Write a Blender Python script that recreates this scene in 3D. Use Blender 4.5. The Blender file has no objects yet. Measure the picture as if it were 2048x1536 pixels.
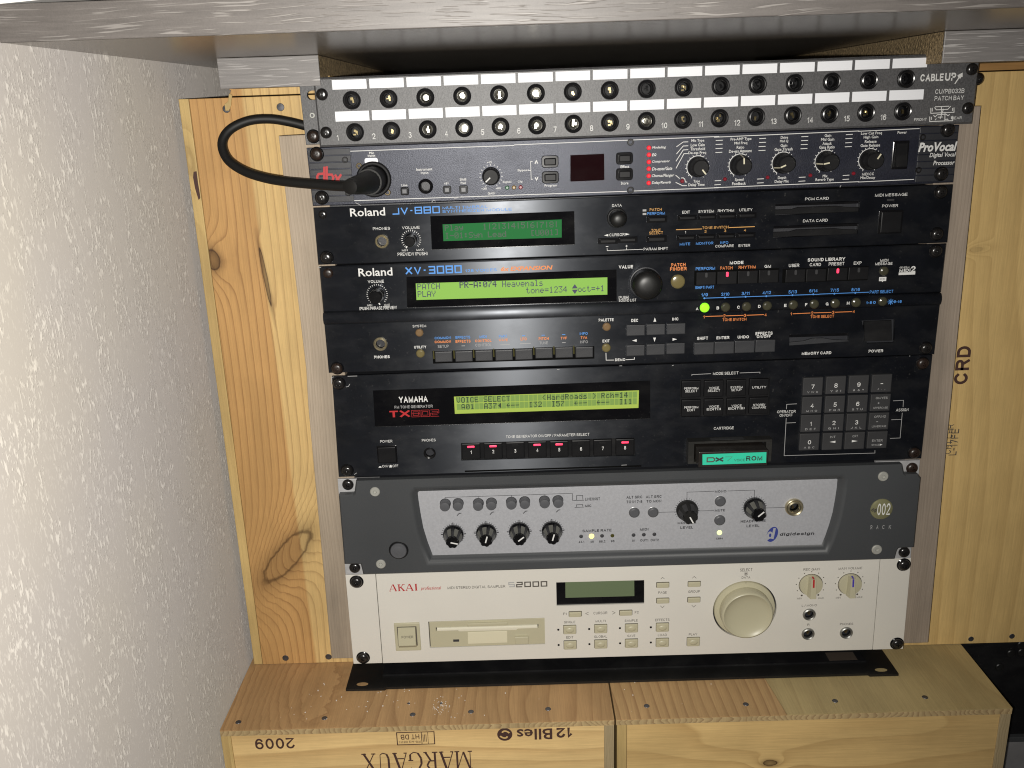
import bpy, math, random
from mathutils import Vector, Matrix
from mathutils.geometry import tessellate_polygon
random.seed(7)
SC = bpy.context.scene
COL = SC.collection
MM = 0.001
# ------------------------------------------------------------------ camera
cam_d = bpy.data.cameras.new('camera'); cam = bpy.data.objects.new('camera', cam_d); COL.objects.link(cam)
CPOS = Vector((152.457, -696.929, 470.776)) * MM
RX = Vector((0.99947124, -0.00151651, -0.03247972)); DN = Vector((-0.03147974, -0.29520097, -0.95491644)); FW = Vector((-0.0081399, 0.95543398, -0.29509262))
m = Matrix((RX, -DN, -FW)).transposed().to_4x4(); m.translation = CPOS
cam.matrix_world = m
cam_d.sensor_width = 36; cam_d.lens = 1819.385 / 2048 * 36
cam_d.clip_start = 0.01; cam_d.clip_end = 50
SC.camera = cam
# ------------------------------------------------------------------ world: a dim room
W = bpy.data.worlds.new('World'); SC.world = W; W.use_nodes = True
W.node_tree.nodes['Background'].inputs[0].default_value = (1.0, 0.93, 0.85, 1)
W.node_tree.nodes['Background'].inputs[1].default_value = 0.035
# ------------------------------------------------------------------ the phone's flash, beside its lens
fl = bpy.data.lights.new('flash', 'SPOT'); fl.energy = 25; fl.spot_size = math.radians(124); fl.spot_blend = 1.0; fl.shadow_soft_size = 0.0035; fl.color = (1.0, 0.965, 0.90)
flo = bpy.data.objects.new('flash', fl); COL.objects.link(flo); flo.location = CPOS + Vector((-0.012, 0.002, -0.009))
flo.rotation_euler = (FW * 1819 + RX * -290 + DN * 20).to_track_quat('-Z', 'Y').to_euler()
SC.view_settings.view_transform = 'Standard'; SC.view_settings.look = 'None'; SC.view_settings.exposure = 0; SC.view_settings.gamma = 1
SC.cycles.max_bounces = 6; SC.cycles.filter_width = 1.1; SC.cycles.sample_clamp_indirect = 4
# ================================================================== materials
class NT:
    def __init__(s, name):
        s.m = bpy.data.materials.new(name); s.m.use_nodes = True; s.t = s.m.node_tree; s.t.nodes.clear()
        s.out = s.n('ShaderNodeOutputMaterial'); s.b = s.n('ShaderNodeBsdfPrincipled'); s.l(s.b.outputs[0], s.out.inputs[0])
        s.tc = s.n('ShaderNodeTexCoord')
    def n(s, t, **k):
        x = s.t.nodes.new(t)
        for a, v in k.items(): setattr(x, a, v)
        return x
    def l(s, a, b): s.t.links.new(a, b)
    def put(s, v, sock):
        if hasattr(v, 'links') or hasattr(v, 'is_linked'): s.l(v, sock)
        else: sock.default_value = v
    def math(s, op, a, b=None, c=None):
        x = s.n('ShaderNodeMath', operation=op); s.put(a, x.inputs[0])
        if b is not None: s.put(b, x.inputs[1])
        if c is not None: s.put(c, x.inputs[2])
        return x.outputs[0]
    def xyz(s): 
        x = s.n('ShaderNodeSeparateXYZ'); s.l(s.tc.outputs['Object'], x.inputs[0]); return x.outputs
    def comb(s, x, y, z):
        c = s.n('ShaderNodeCombineXYZ')
        for i, v in enumerate((x, y, z)): s.put(v, c.inputs[i])
        return c.outputs[0]
    def scaled(s, sx, sy, sz):
        mp = s.n('ShaderNodeMapping'); s.l(s.tc.outputs['Object'], mp.inputs[0]); mp.inputs['Scale'].default_value = (sx, sy, sz); return mp.outputs[0]
    def noise(s, vec, scale=1.0, detail=2.0, rough=.5):
        x = s.n('ShaderNodeTexNoise'); s.l(vec, x.inputs['Vector']); x.inputs['Scale'].default_value = scale; x.inputs['Detail'].default_value = detail; x.inputs['Roughness'].default_value = rough
        return x.outputs[0]
    def ramp(s, v, pts):
        r = s.n('ShaderNodeValToRGB'); s.l(v, r.inputs[0]); e = r.color_ramp.elements
        while len(e) < len(pts): e.new(.5)
        for q, (p, c) in zip(e, pts):
            q.position = p; q.color = (c, c, c, 1) if isinstance(c, (int, float)) else (*c, 1)
        return r.outputs[0]
    def mix(s, f, a, b, mode='MIX'):
        x = s.n('ShaderNodeMix', data_type='RGBA', blend_type=mode); s.put(f, x.inputs[0])
        for v, q in ((a, x.inputs[6]), (b, x.inputs[7])):
            if isinstance(v, tuple): q.default_value = (*v[:3], 1)
            else: s.l(v, q)
        return x.outputs[2]
    def bump(s, h, strength, dist):
        b = s.n('ShaderNodeBump'); b.inputs['Strength'].default_value = strength; b.inputs['Distance'].default_value = dist; s.l(h, b.inputs['Height']); s.l(b.outputs[0], s.b.inputs['Normal'])
    def set(s, **k):
        for a, v in k.items(): s.put((*v, 1) if isinstance(v, tuple) and len(v) == 3 else v, s.b.inputs[a.replace('_', ' ')])
MATS = {}
def M(name, col, rough=.5, metal=0, spec=.5, grain=None, var=None, dust=0, aniso=0, emit=0, coat=0):
    t = NT(name); MATS[name] = t.m
    t.set(Roughness=rough, Metallic=metal, Base_Color=col); t.b.inputs['Specular IOR Level'].default_value = spec
    c = None
    if var:
        f = t.noise(t.tc.outputs['Object'], var[0], 3); f = t.ramp(f, [(.3, 1 - var[1]), (.7, 1 + var[1])]); c = t.mix(1.0, col, f, 'MULTIPLY')
    if dust:
        a = t.noise(t.tc.outputs['Object'], 420, 2, .6); a = t.ramp(a, [(.66, 0), (.74, 1)])
        b2 = t.noise(t.tc.outputs['Object'], 14, 3); b2 = t.ramp(b2, [(.4, 0), (.75, 1)])
        sm = t.noise(t.scaled(30, 30, 60), 1, 4, .6); sm = t.ramp(sm, [(.45, 0), (.8, .35)])
        f = t.math('MULTIPLY', t.math('ADD', t.math('MULTIPLY', a, b2), sm), dust)
        c = t.mix(f, c if c else col, (.30, .29, .27))
        rr = t.math('ADD', t.math('MULTIPLY', t.math('MULTIPLY', sm, .5), dust * 4), rough); t.l(rr, t.b.inputs['Roughness'])
    if c: t.l(c, t.b.inputs['Base Color'])
    if grain:
        h = t.noise(t.tc.outputs['Object'], grain[0], 2, .6); t.bump(h, grain[1], grain[2])
    if aniso:
        t.b.inputs['Anisotropic'].default_value = aniso; cx = t.n('ShaderNodeCombineXYZ'); cx.inputs[2].default_value = 1; t.l(cx.outputs[0], t.b.inputs['Tangent'])
        t.b.inputs['Specular Tint'].default_value = (.86, .91, 1.0, 1)
    if emit:
        t.b.inputs['Emission Color'].default_value = (*col, 1); t.b.inputs['Emission Strength'].default_value = emit
    if coat: t.b.inputs['Coat Weight'].default_value = coat; t.b.inputs['Coat Roughness'].default_value = .06
    if name == 'navy_coat': t.b.inputs['Specular Tint'].default_value = (.85, .88, 1.0, 1)
    return t.m
M('black_panel', (.0055, .0062, .0085), .34, 0, .62, var=(60, .2), dust=.10, aniso=.94)
M('black_gloss', (.004, .004, .005), .16, 0, .45, dust=.06)
M('black_plastic', (.008, .008, .009), .45, 0, .16, grain=(1500, .1, .0003), dust=.10)
M('black_rubber', (.008, .008, .008), .40, 0, .42, dust=.05)
M('nut_gloss', (.006, .006, .007), .26, 0, .7)
M('cart_shell', (.020, .017, .015), .28, 0, .5, dust=.15)
M('dusty_black', (.014, .0135, .012), .5, 0, .4, dust=.22)
M('void', (.002, .002, .002), .9, 0, .1)
M('powder_grey', (.078, .077, .080), .46, 0, .6, grain=(1150, .5, .0003), var=(900, .30))
M('navy_coat', (.0095, .0105, .0185), .40, 0, .52, grain=(1300, .5, .00028), var=(700, .35), dust=.07)
M('rib_black', (.020, .021, .026), .45, 0, .5, grain=(1300, .4, .0002), dust=.05)
M('bezel_grey', (.050, .053, .057), .50, 0, .45, grain=(1600, .15, .0004), var=(8, .12))
M('silver_plate', (.385, .39, .415), .42, .1, .5, grain=(1400, .22, .0004), var=(500, .06))
M('steel', (.50, .50, .51), .34, .3, .6, var=(200, .1))
M('dull_steel', (.36, .36, .34), .42, .85, .5)
M('cream_panel', (.655, .63, .575), .48, 0, .45, grain=(1500, .08, .0003), var=(6, .05), dust=.06)
M('cream_key', (.47, .44, .31), .38, 0, .5, var=(5, .06))
M('cream_light', (.66, .62, .46), .35, 0, .5)
M('grey_key', (.032, .033, .037), .40, 0, .5, grain=(1400, .15, .0003), dust=.1)
M('pad_grey', (.031, .031, .033), .6, 0, .4, var=(30, .15))
M('black_key', (.008, .008, .009), .40, 0, .18, dust=.04)
M('round_grey', (.085, .087, .095), .40, 0, .5)
M('amber_lens', (.16, .13, .055), .22, 0, .6)
M('smoke_lens', (.05, .048, .03), .22, 0, .6)
M('rust_lens', (.19, .12, .06), .24, 0, .6)
M('screw_black', (.012, .011, .011), .24, 0, .7, var=(400, .3))
M('screw_rust', (.020, .012, .009), .34, 0, .6, var=(500, .4))
M('brass', (.44, .36, .19), .24, 1, .5, var=(900, .3))
M('nickel', (.72, .70, .62), .17, 1, .5)
M('ring_brass', (.58, .52, .36), .28, .9, .5)
M('white_label', (.85, .86, .90), .6)
M('ink_white', (.68, .68, .665), .7)
M('ink_grey', (.36, .36, .36), .7)
M('ink_blue', (.075, .28, .72), .6)
M('ink_orange', (.72, .23, .06), .6)
M('ink_amber', (.62, .33, .09), .6)
M('ink_red', (.42, .014, .018), .5)
M('ink_dark', (.035, .035, .04), .6)
M('ink_tan', (.08, .07, .06), .6)
M('ink_navy', (.035, .05, .24), .5)
M('ink_brown', (.060, .026, .020), .7)
M('pale_ink', (.62, .42, .17), .6)
M('ink_violet', (.06, .04, .36), .5)
M('led_pink', (1.0, .045, .11), .3, emit=1.35)
M('led_red', (.8, .02, .035), .3, emit=.32)
M('led_dark', (.13, .006, .01), .3)
M('led_green', (.25, 1.0, .02), .25, emit=1.1)
M('led_yellow', (1.0, .78, .22), .25, emit=1.6)
M('led_lime', (.75, 1.0, .35), .25, emit=1.1)
M('led_off_green', (.03, .12, .05), .3); M('led_off_amber', (.22, .13, .02), .3); M('led_off_red', (.20, .01, .02), .3); M('led_olive', (.06, .055, .012), .3)
M('window_red', (.011, .003, .004), .05, 0, .4, dust=.03)
M('window_gloss', (.004, .004, .005), .06, 0, .4, dust=.06)
M('screw_silver', (.50, .50, .46), .30, .35, .7)
M('dark_brass', (.10, .075, .035), .35, .6)
M('tape_brown', (.055, .042, .033), .6)
M('glint_grey', (.115, .115, .10), .35, 0, .5)
M('lcd_green', (.010, .105, .026), .6, 0, .12, emit=.42)
M('lcd_lime', (.19, .36, .07), .6, 0, .1, emit=.36)
M('lcd_olive', (.25, .33, .06), .6, 0, .1, emit=.48)
M('lcd_cell', (.14, .22, .055), .6, 0, .1, emit=.48)
M('lcd_grey', (.13, .17, .095), .3)
M('pixel_dark', (.012, .03, .015), .5); M('pixel_navy', (.02, .02, .07), .5)
M('teal_label', (.03, .56, .36), .5, emit=0)
M('floppy_lip', (.74, .71, .58), .35)
M('badge_gold', (.30, .29, .16), .22, .4, .6)
M('cable_black', (.008, .0078, .0075), .55, 0, .35)
M('nail_grey', (.10, .10, .11), .42, .7, var=(500, .4))
M('particle_board', (.30, .22, .12), .8, 0, .3, grain=(600, 1, .002), var=(420, .55))
M('paper_white', (.75, .74, .72), .7)
def laminate(name, base, streak, f=1.0, rough=.45):
    t = NT(name); MATS[name] = t.m
    w = t.noise(t.scaled(9, 9, 30), 1, 2); o = t.xyz()
    v = t.comb(t.math('MULTIPLY', o[0], 34), t.math('MULTIPLY', o[1], 34), t.math('ADD', t.math('MULTIPLY', o[2], 950), t.math('MULTIPLY', w, 12)))
    s = t.ramp(t.noise(v, 1, 1.5, .5), [(.57, 0), (.63, 1)])
    cl = t.ramp(t.noise(t.scaled(22, 22, 60), 1, 2), [(.36, .1), (.60, 1)]); s = t.math('MULTIPLY', s, cl)
    d = t.ramp(t.noise(t.scaled(30, 30, 500), 1, 3), [(.3, .82), (.7, 1.1)])
    fine = t.ramp(t.noise(t.tc.outputs['Object'], 1500, 1), [(.3, .93), (.7, 1.06)])
    c = t.mix(1.0, t.mix(1.0, base, d, 'MULTIPLY'), fine, 'MULTIPLY'); c = t.mix(t.math('MULTIPLY', s, .85), c, streak); t.l(c, t.b.inputs['Base Color'])
    t.set(Roughness=rough); t.bump(s, .5, -.0004); return t.m
laminate('desk_laminate', (.115, .103, .096), (.235, .218, .205))
laminate('rail_laminate', (.225, .212, .207), (.48, .46, .45))
t = NT('desk_underside'); MATS['desk_underside'] = t.m
t.l(t.mix(1.0, (.20, .175, .15), t.ramp(t.noise(t.scaled(10, 160, 10), 1, 3), [(.3, .8), (.7, 1.1)]), 'MULTIPLY'), t.b.inputs['Base Color']); t.set(Roughness=.24)
def wood(name, light, dark, across=0, along=2, third=1, f=95, warp=1.6, wscale=(7, 1.3), knots=(), offset=0.0, line=.55, tone=(.85, 1.1), rough=.55, patch=None, stretch=1.0, gamma=3.0, heart=None):
    '''rings run along the board; knots = (u, v, ru, rv, angle, darkness) bend the rings round them and hold their own rings (metres)'''
    t = NT(name); MATS[name] = t.m; o = t.xyz(); u, v, w = o[across], o[along], o[third]
    lo = t.noise(t.comb(t.math('MULTIPLY', u, wscale[0]), t.math('MULTIPLY', v, wscale[1]), t.math('ADD', t.math('MULTIPLY', w, 5), offset)), 1, 2)
    ph = t.math('ADD', t.math('MULTIPLY', u, f), t.math('MULTIPLY', lo, warp * 6)); ph = t.math('ADD', ph, t.math('MULTIPLY', w, f * .6))
    kd = None; kcore = None; kr = None
    for (ku, kv, ru, rv, ang, dk) in knots:
        du = t.math('SUBTRACT', u, ku); dv = t.math('SUBTRACT', v, kv); ca, sa = math.cos(ang), math.sin(ang)
        a = t.math('ADD', t.math('MULTIPLY', du, ca), t.math('MULTIPLY', dv, sa)); b = t.math('SUBTRACT', t.math('MULTIPLY', dv, ca), t.math('MULTIPLY', du, sa))
        a = t.math('DIVIDE', a, ru); b = t.math('DIVIDE', b, rv)
        d = t.math('ADD', t.math('SQRT', t.math('ADD', t.math('MULTIPLY', a, a), t.math('MULTIPLY', b, b))), t.math('MULTIPLY', t.math('SUBTRACT', t.noise(t.tc.outputs['Object'], 130, 2), .5), .35)); fi = .8 if ru < .007 else .42
        g = t.math('EXPONENT', t.math('MULTIPLY', t.math('MULTIPLY', d, d), -.16))
        ph = t.math('ADD', ph, t.math('MULTIPLY', g, 6.5 * min(1, ru / .012)))
        core = t.ramp(t.math('MULTIPLY', d, .5), [(.0, fi * .75 * dk), (.40, fi * dk), (.455, 1.0 * dk), (.48, .95 * dk), (.53, .45 * dk), (.70, .20 * dk), (1, 0)])
        kcore = core if kcore is None else t.math('MAXIMUM', kcore, core)
    fr = t.math('FRACT', ph); ring = t.math('POWER', fr, gamma); soft = t.math('SUBTRACT', 1.0, t.math('MULTIPLY', t.ramp(fr, [(.93, 0), (1, 1)]), 1.0)); ring = t.math('MULTIPLY', ring, soft)
    fib = t.noise(t.comb(t.math('MULTIPLY', u, 900), t.math('MULTIPLY', v, 26), t.math('MULTIPLY', w, 500)), 1, 3, .7)
    ton = t.noise(t.comb(t.math('MULTIPLY', u, 30), t.math('MULTIPLY', v, 4), t.math('ADD', t.math('MULTIPLY', w, 30), offset + 3)), 1, 3)
    ringf = t.math('MULTIPLY', ring, t.ramp(ton, [(.3, line * .45), (.7, line * 1.15)]))
    c = t.mix(ringf, light, dark)
    c = t.mix(1.0, c, t.ramp(ton, [(.25, tone[0]), (.75, tone[1])]), 'MULTIPLY')
    c = t.mix(1.0, c, t.ramp(fib, [(.25, .86), (.75, 1.1)]), 'MULTIPLY')
    if patch:
        pf = t.ramp(t.math('ADD', t.math('MULTIPLY', u, 1.0), t.math('MULTIPLY', lo, .035)), [(max(0, patch[0]), 1), (patch[1], 0)]) if patch[0] >= 0 else t.ramp(t.math('ADD', t.math('ADD', u, -patch[0]), t.math('MULTIPLY', lo, .02)), [(0, 1), (patch[1], 0)])
        c = t.mix(t.math('MULTIPLY', pf, patch[2]), c, t.mix(1.0, c, patch[3], 'MULTIPLY'))
    if heart:
        u0, sl_, wd_, hc = heart; hf = t.math('DIVIDE', t.math('SUBTRACT', t.math('ADD', u0, t.math('ADD', t.math('MULTIPLY', v, sl_), t.math('MULTIPLY', lo, .012))), u), wd_); hn = t.n('ShaderNodeClamp'); t.l(hf, hn.inputs[0]); c = t.mix(1.0, c, t.mix(hn.outputs[0], (1, 1, 1), hc), 'MULTIPLY')
    if kcore is not None: c = t.mix(kcore, c, (dark[0] * .22, dark[1] * .2, dark[2] * .22))
    gr = t.ramp(t.noise(t.tc.outputs['Object'], 22, 4, .6), [(.35, .93), (.7, 1.04)]); c = t.mix(1.0, c, gr, 'MULTIPLY')
    t.l(c, t.b.inputs['Base Color']); t.set(Roughness=rough); t.b.inputs['Specular IOR Level'].default_value = .3
    t.bump(t.math('ADD', t.math('MULTIPLY', fib, .5), t.math('MULTIPLY', ring, -.6)), .28, .0006); return t.m
PL = (.66, .455, .195)
def K(p, ru, rv, ang, dk): return (p[0] * MM, p[1] * MM, ru, rv, ang, dk)
wood('pine_left', PL, (.17, .075, .03), f=165, warp=1.0, offset=2.1, line=.78, gamma=6.0, heart=(-.0490, -.016, .0025, (.80, .67, .60)),
     knots=[K((-90.07,358.4), .0055, .009, .1, .9), K((-49.72,343.63), .0016, .024, .09, .95), K((-58.75,92.46), .0105, .034, -.72, .75)])
wood('pine_right', (.70, .49, .205), (.34, .205, .07), f=48, warp=1.3, offset=9.3, line=.38, gamma=2.0, knots=[K((521.56,346.62), .005, .002, .1, .3)])
wood('top_strip', (.42, .235, .085), (.22, .10, .035), across=2, along=0, third=1, f=120, warp=1.2, offset=4.4, line=.5)
wood('pine_edge', (.60, .43, .18), (.30, .18, .07), f=40, warp=1.5, offset=5, line=.4, tone=(.6, 1.15), knots=[K((-98.73,435.81), .004, .012, .06, .25)])
wood('batten_wood', (.385, .315, .24), (.18, .135, .10), f=430, warp=2.6, wscale=(16, 2.2), offset=1.2, line=.30, gamma=1.6, rough=.7, tone=(.68, 1.2))
wood('batten_dark', (.36, .295, .235), (.19, .145, .11), f=430, warp=2.6, wscale=(16, 2.2), offset=4.2, line=.30, gamma=1.6, rough=.7, tone=(.68, 1.2))
wood('crate_top', (.46, .285, .135), (.22, .115, .05), across=0, along=1, third=2, f=85, warp=1.6, wscale=(9, 3), offset=3.3, line=.62, rough=.6, knots=[(-.052, .01, .016, .05, .1, .12)])
wood('crate_top_right', (.47, .30, .14), (.20, .10, .045), across=0, along=1, third=2, f=120, warp=1.3, wscale=(6, 3), offset=7.7, line=.7, rough=.6)
wood('crate_top_pale', (.45, .35, .17), (.28, .19, .085), across=0, along=1, third=2, f=28, warp=1.2, wscale=(6, 3), offset=8.7, line=.35, rough=.6)
wood('crate_front', (.78, .55, .25), (.36, .19, .065), across=2, along=0, third=1, f=62, warp=1.3, wscale=(10, 2.0), offset=6.1, line=.5, gamma=2)
wood('crate_front_right', (.68, .47, .20), (.34, .19, .065), across=2, along=0, third=1, f=42, warp=1.8, wscale=(10, 2.4), offset=2.6, line=.5, gamma=2, knots=[(-.066, .353, .003, .006, 0, 1)])
wood('end_grain', (.50, .37, .19), (.20, .11, .05), across=0, along=2, third=1, f=190, warp=1.4, wscale=(16, 60), offset=1.9, line=.85, rough=.7, gamma=2.2)
wood('end_grain_vertical', (.42, .33, .19), (.2, .12, .06), across=0, along=2, third=1, f=500, warp=.8, wscale=(60, 30), offset=4.9, line=.4, rough=.75)
def wallpaper():
    t = NT('wall_texture'); MATS['wall_texture'] = t.m; o = t.xyz()
    def cells(sy, sz, lo, hi, seed):
        v = t.comb(seed, t.math('MULTIPLY', o[1], sy), t.math('MULTIPLY', o[2], sz)); return t.ramp(t.noise(v, 1, 2, .55), [(lo, 0), (hi, 1)])
    cl = t.ramp(t.noise(t.comb(0.0, t.math('MULTIPLY', o[1], 44), t.math('MULTIPLY', o[2], 24)), 1, 3, .6), [(.43, 0), (.55, 1)])
    a = t.math('MULTIPLY', cells(400, 155, .53, .62, 3.1), cl); b = t.math('MULTIPLY', cells(800, 310, .55, .65, 8.4), t.math('ADD', .35, t.math('MULTIPLY', cl, .65)))
    h = t.math('MAXIMUM', a, t.math('MULTIPLY', b, .8))
    fine = t.noise(t.scaled(1, 300, 40), 1, 2)
    c = t.mix(h, (.315, .293, .272), (.445, .42, .388))
    tint = t.ramp(t.noise(t.scaled(1, 5, 5), 1, 2), [(.35, (.985, .985, 1.01)), (.65, (1.02, 1.01, .97))])
    c = t.mix(1.0, c, tint, 'MULTIPLY'); t.l(c, t.b.inputs['Base Color']); t.set(Roughness=.7); t.b.inputs['Specular IOR Level'].default_value = .25
    t.bump(t.math('ADD', h, t.math('MULTIPLY', fine, .10)), .42, .0007); t.b.inputs['Diffuse Roughness'].default_value = 1.0
wallpaper()
t = NT('floor_grey'); MATS['floor_grey'] = t.m
t.l(t.mix(1.0, (.22, .215, .22), t.ramp(t.noise(t.tc.outputs['Object'], 30, 4), [(.3, .8), (.7, 1.15)]), 'MULTIPLY'), t.b.inputs['Base Color']); t.set(Roughness=.6)
# ================================================================== mesh helpers (all sizes in mm; -y faces the camera)
def circ(cx, cz, r, n=20, a0=0.0, rz=None): return [(cx + r * math.cos(a0 + 2 * math.pi * i / n), cz + (rz or r) * math.sin(a0 + 2 * math.pi * i / n)) for i in range(n)]
def rrect(cx, cz, w, h, r=0.0, n=3):
    if r <= 0: return [(cx - w / 2, cz - h / 2), (cx + w / 2, cz - h / 2), (cx + w / 2, cz + h / 2), (cx - w / 2, cz + h / 2)]
    o = []
    for (sx, sz, a) in ((1, -1, -90), (1, 1, 0), (-1, 1, 90), (-1, -1, 180)):
        for i in range(n + 1):
            q = math.radians(a + 90 * i / n); o.append((cx + sx * (w / 2 - r) + r * math.cos(q), cz + sz * (h / 2 - r) + r * math.sin(q)))
    return o
def inset(poly, d):
    n = len(poly); o = []; ar = sum(poly[i][0] * poly[(i + 1) % n][1] - poly[(i + 1) % n][0] * poly[i][1] for i in range(n)); s = 1 if ar > 0 else -1
    for i in range(n):
        p0, p1, p2 = Vector(poly[i - 1]), Vector(poly[i]), Vector(poly[(i + 1) % n]); e1 = (p1 - p0).normalized(); e2 = (p2 - p1).normalized()
        n1 = Vector((-e1.y, e1.x)) * s; n2 = Vector((-e2.y, e2.x)) * s; b = n1 + n2; k = b.dot(n1)
        q = p1 + b * (d / k if abs(k) > .2 else d); o.append((q.x, q.y))
    return o
def strip(P, t, V, Fc, trim=True):
    P = [Vector(p) for p in P]; P = [p for i, p in enumerate(P) if i == 0 or (p - P[i - 1]).length > 1e-5]; n = len(P)
    if n < 2: return
    cl = (P[0] - P[-1]).length < 1e-4; o = len(V)
    for i in range(n):
        d0 = (P[i] - P[i - 1]) if i else ((P[-1] - P[-2]) if cl else P[1] - P[0]); d1 = (P[i + 1] - P[i]) if i < n - 1 else ((P[1] - P[0]) if cl else d0)
        d0, d1 = d0.normalized(), d1.normalized(); n0 = Vector((-d0.y, d0.x)); n1 = Vector((-d1.y, d1.x)); b = n0 + n1; k = b.dot(n0)
        if k < .35: b = (n0 + n1).normalized() * 1.5 if b.length > 1e-4 else n0
        else: b = b / k
        e = Vector((0, 0))
        if trim and not cl and i == 0: e = -d1 * t * .5
        if trim and not cl and i == n - 1: e = d0 * t * .5
        V.append(tuple(P[i] + e + b * t / 2)); V.append(tuple(P[i] + e - b * t / 2))
    for i in range(n - 1): Fc.append((o + 2 * i, o + 2 * i + 1, o + 2 * i + 3, o + 2 * i + 2))
class MB:
    def __init__(s): s.v = []; s.f = []
    def add(s, v, f): o = len(s.v); s.v += [tuple(p) for p in v]; s.f += [tuple(i + o for i in q) for q in f]; return s
    def box(s, x0, x1, y0, y1, z0, z1):
        return s.add([(x, y, z) for x in (x0, x1) for y in (y0, y1) for z in (z0, z1)], [(0, 1, 3, 2), (4, 6, 7, 5), (0, 4, 5, 1), (2, 3, 7, 6), (0, 2, 6, 4), (1, 5, 7, 3)])
    def loops(s, rings, cap0=False, cap1=True):
        n = len(rings[0]); v = [p for r in rings for p in r]; f = []
        for k in range(len(rings) - 1):
            for i in range(n): j = (i + 1) % n; f.append((k * n + i, k * n + j, (k + 1) * n + j, (k + 1) * n + i))
        if cap0: f.append(tuple(range(n)))
        if cap1: f.append(tuple((len(rings) - 1) * n + i for i in range(n)))
        return s.add(v, f)
    def slab(s, poly, yb, yf, b=0.0):
        r = [[(x, yb, z) for x, z in poly]]
        if b: r += [[(x, yf + b, z) for x, z in poly], [(x, yf + b * .3, z) for x, z in inset(poly, b * .3)], [(x, yf, z) for x, z in inset(poly, b)]]
        else: r += [[(x, yf, z) for x, z in poly]]
        return s.loops(r, True, True)
    def pill(s, cx, cz, w, h, r, yb, yf, b):
        ring = lambda d, y: [(x, y, z) for x, z in rrect(cx, cz, w - 2 * d, h - 2 * d, max(r - d * .6, .06))]
        return s.loops([ring(0, yb)] + ([ring(0, yf + b), ring(b * .3, yf + b * .3), ring(b, yf)] if b else [ring(0, yf)]), True, True)
    def sheet(s, poly, y): return s.add([(x, y, z) for x, z in poly], [tuple(range(len(poly)))])
    def lathe(s, cx, cz, y0, prof, n=20, mod=None, cap=True):
        rings = []
        for (r, h) in prof: rings.append([(cx + (r * (mod(2 * math.pi * i / n, h) if mod else 1)) * math.cos(2 * math.pi * i / n), y0 - h, cz + (r * (mod(2 * math.pi * i / n, h) if mod else 1)) * math.sin(2 * math.pi * i / n)) for i in range(n)])
        return s.loops(rings, False, cap)
    def panel(s, outer, holes, yb, yf, b=.4):
        front = inset(outer, b) if b else outer; polys = [front] + list(holes)
        tris = tessellate_polygon([[Vector((x, z, 0)) for x, z in p] for p in polys]); s.add([(x, yf, z) for p in polys for x, z in p], [tuple(q) for q in tris])
        n = len(outer); s.loops([[(x, yf, z) for x, z in front], [(x, yf + b, z) for x, z in outer], [(x, yb, z) for x, z in outer]], False, False)
        for h in holes: s.loops([[(x, yf, z) for x, z in h], [(x, yb, z) for x, z in h]], False, False)
        return s
    def tube(s, pts, r, n=12, cap=True):
        P = [Vector(p) for p in pts]; rings = []; up = Vector((0, 1, .3)).normalized()
        for i, p in enumerate(P):
            d = (P[min(i + 1, len(P) - 1)] - P[max(i - 1, 0)]).normalized(); a = d.cross(up).normalized(); c = a.cross(d); rr = r[i] if isinstance(r, (list, tuple)) else r
            rings.append([tuple(p + (a * math.cos(2 * math.pi * k / n) + c * math.sin(2 * math.pi * k / n)) * rr) for k in range(n)])
        return s.loops(rings, cap, cap)
    lvl = 0
    def stroke(s, pts, w, y, closed=False):
        V, Fc = [], []; strip(list(pts) + ([pts[0]] if closed else []), w, V, Fc, False); MB.lvl = (MB.lvl + 1) % 9
        return s.add([(x, y - MB.lvl * .006, z) for x, z in V], Fc)
    def mesh(s, name, mat, origin=(0, 0, 0), smooth=21):
        me = bpy.data.meshes.new(name); ox, oy, oz = origin
        me.from_pydata([((x - ox) * MM, (y - oy) * MM, (z - oz) * MM) for x, y, z in s.v], [], s.f); me.materials.append(MATS[mat])
        import bmesh
        b = bmesh.new(); b.from_mesh(me); bmesh.ops.recalc_face_normals(b, faces=b.faces); b.to_mesh(me); b.free()
        if smooth:
            for p in me.polygons: p.use_smooth = True
            me.set_sharp_from_angle(angle=math.radians(smooth))
        me.update(); return me
WL = {}
def put(name, me, at, parent=None, rot=None):
    o = bpy.data.objects.new(name, me); COL.objects.link(o); w = Vector(at)
    if parent: o.parent = parent; o.location = (w - WL[parent.name]) * MM
    else: o.location = w * MM
    if rot is not None: o.rotation_euler = (0, rot, 0)
    WL[o.name] = w; return o
def part(name, mb, mat, parent=None, origin=None, smooth=21):
    if origin is None:
        lo = [min(p[i] for p in mb.v) for i in range(3)]; hi = [max(p[i] for p in mb.v) for i in range(3)]; origin = tuple((a + b) / 2 for a, b in zip(lo, hi))
    return put(name, mb.mesh(name, mat, origin, smooth), origin, parent)
def thing(name, label, cat, at, group=None):
    o = bpy.data.objects.new(name, None); COL.objects.link(o); o.empty_display_size = .02; o.location = Vector(at) * MM; WL[o.name] = Vector(at)
    o['label'] = label; o['category'] = cat
    if group: o['group'] = group
    return o
def struct(o): o['kind'] = 'structure'; return o
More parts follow.
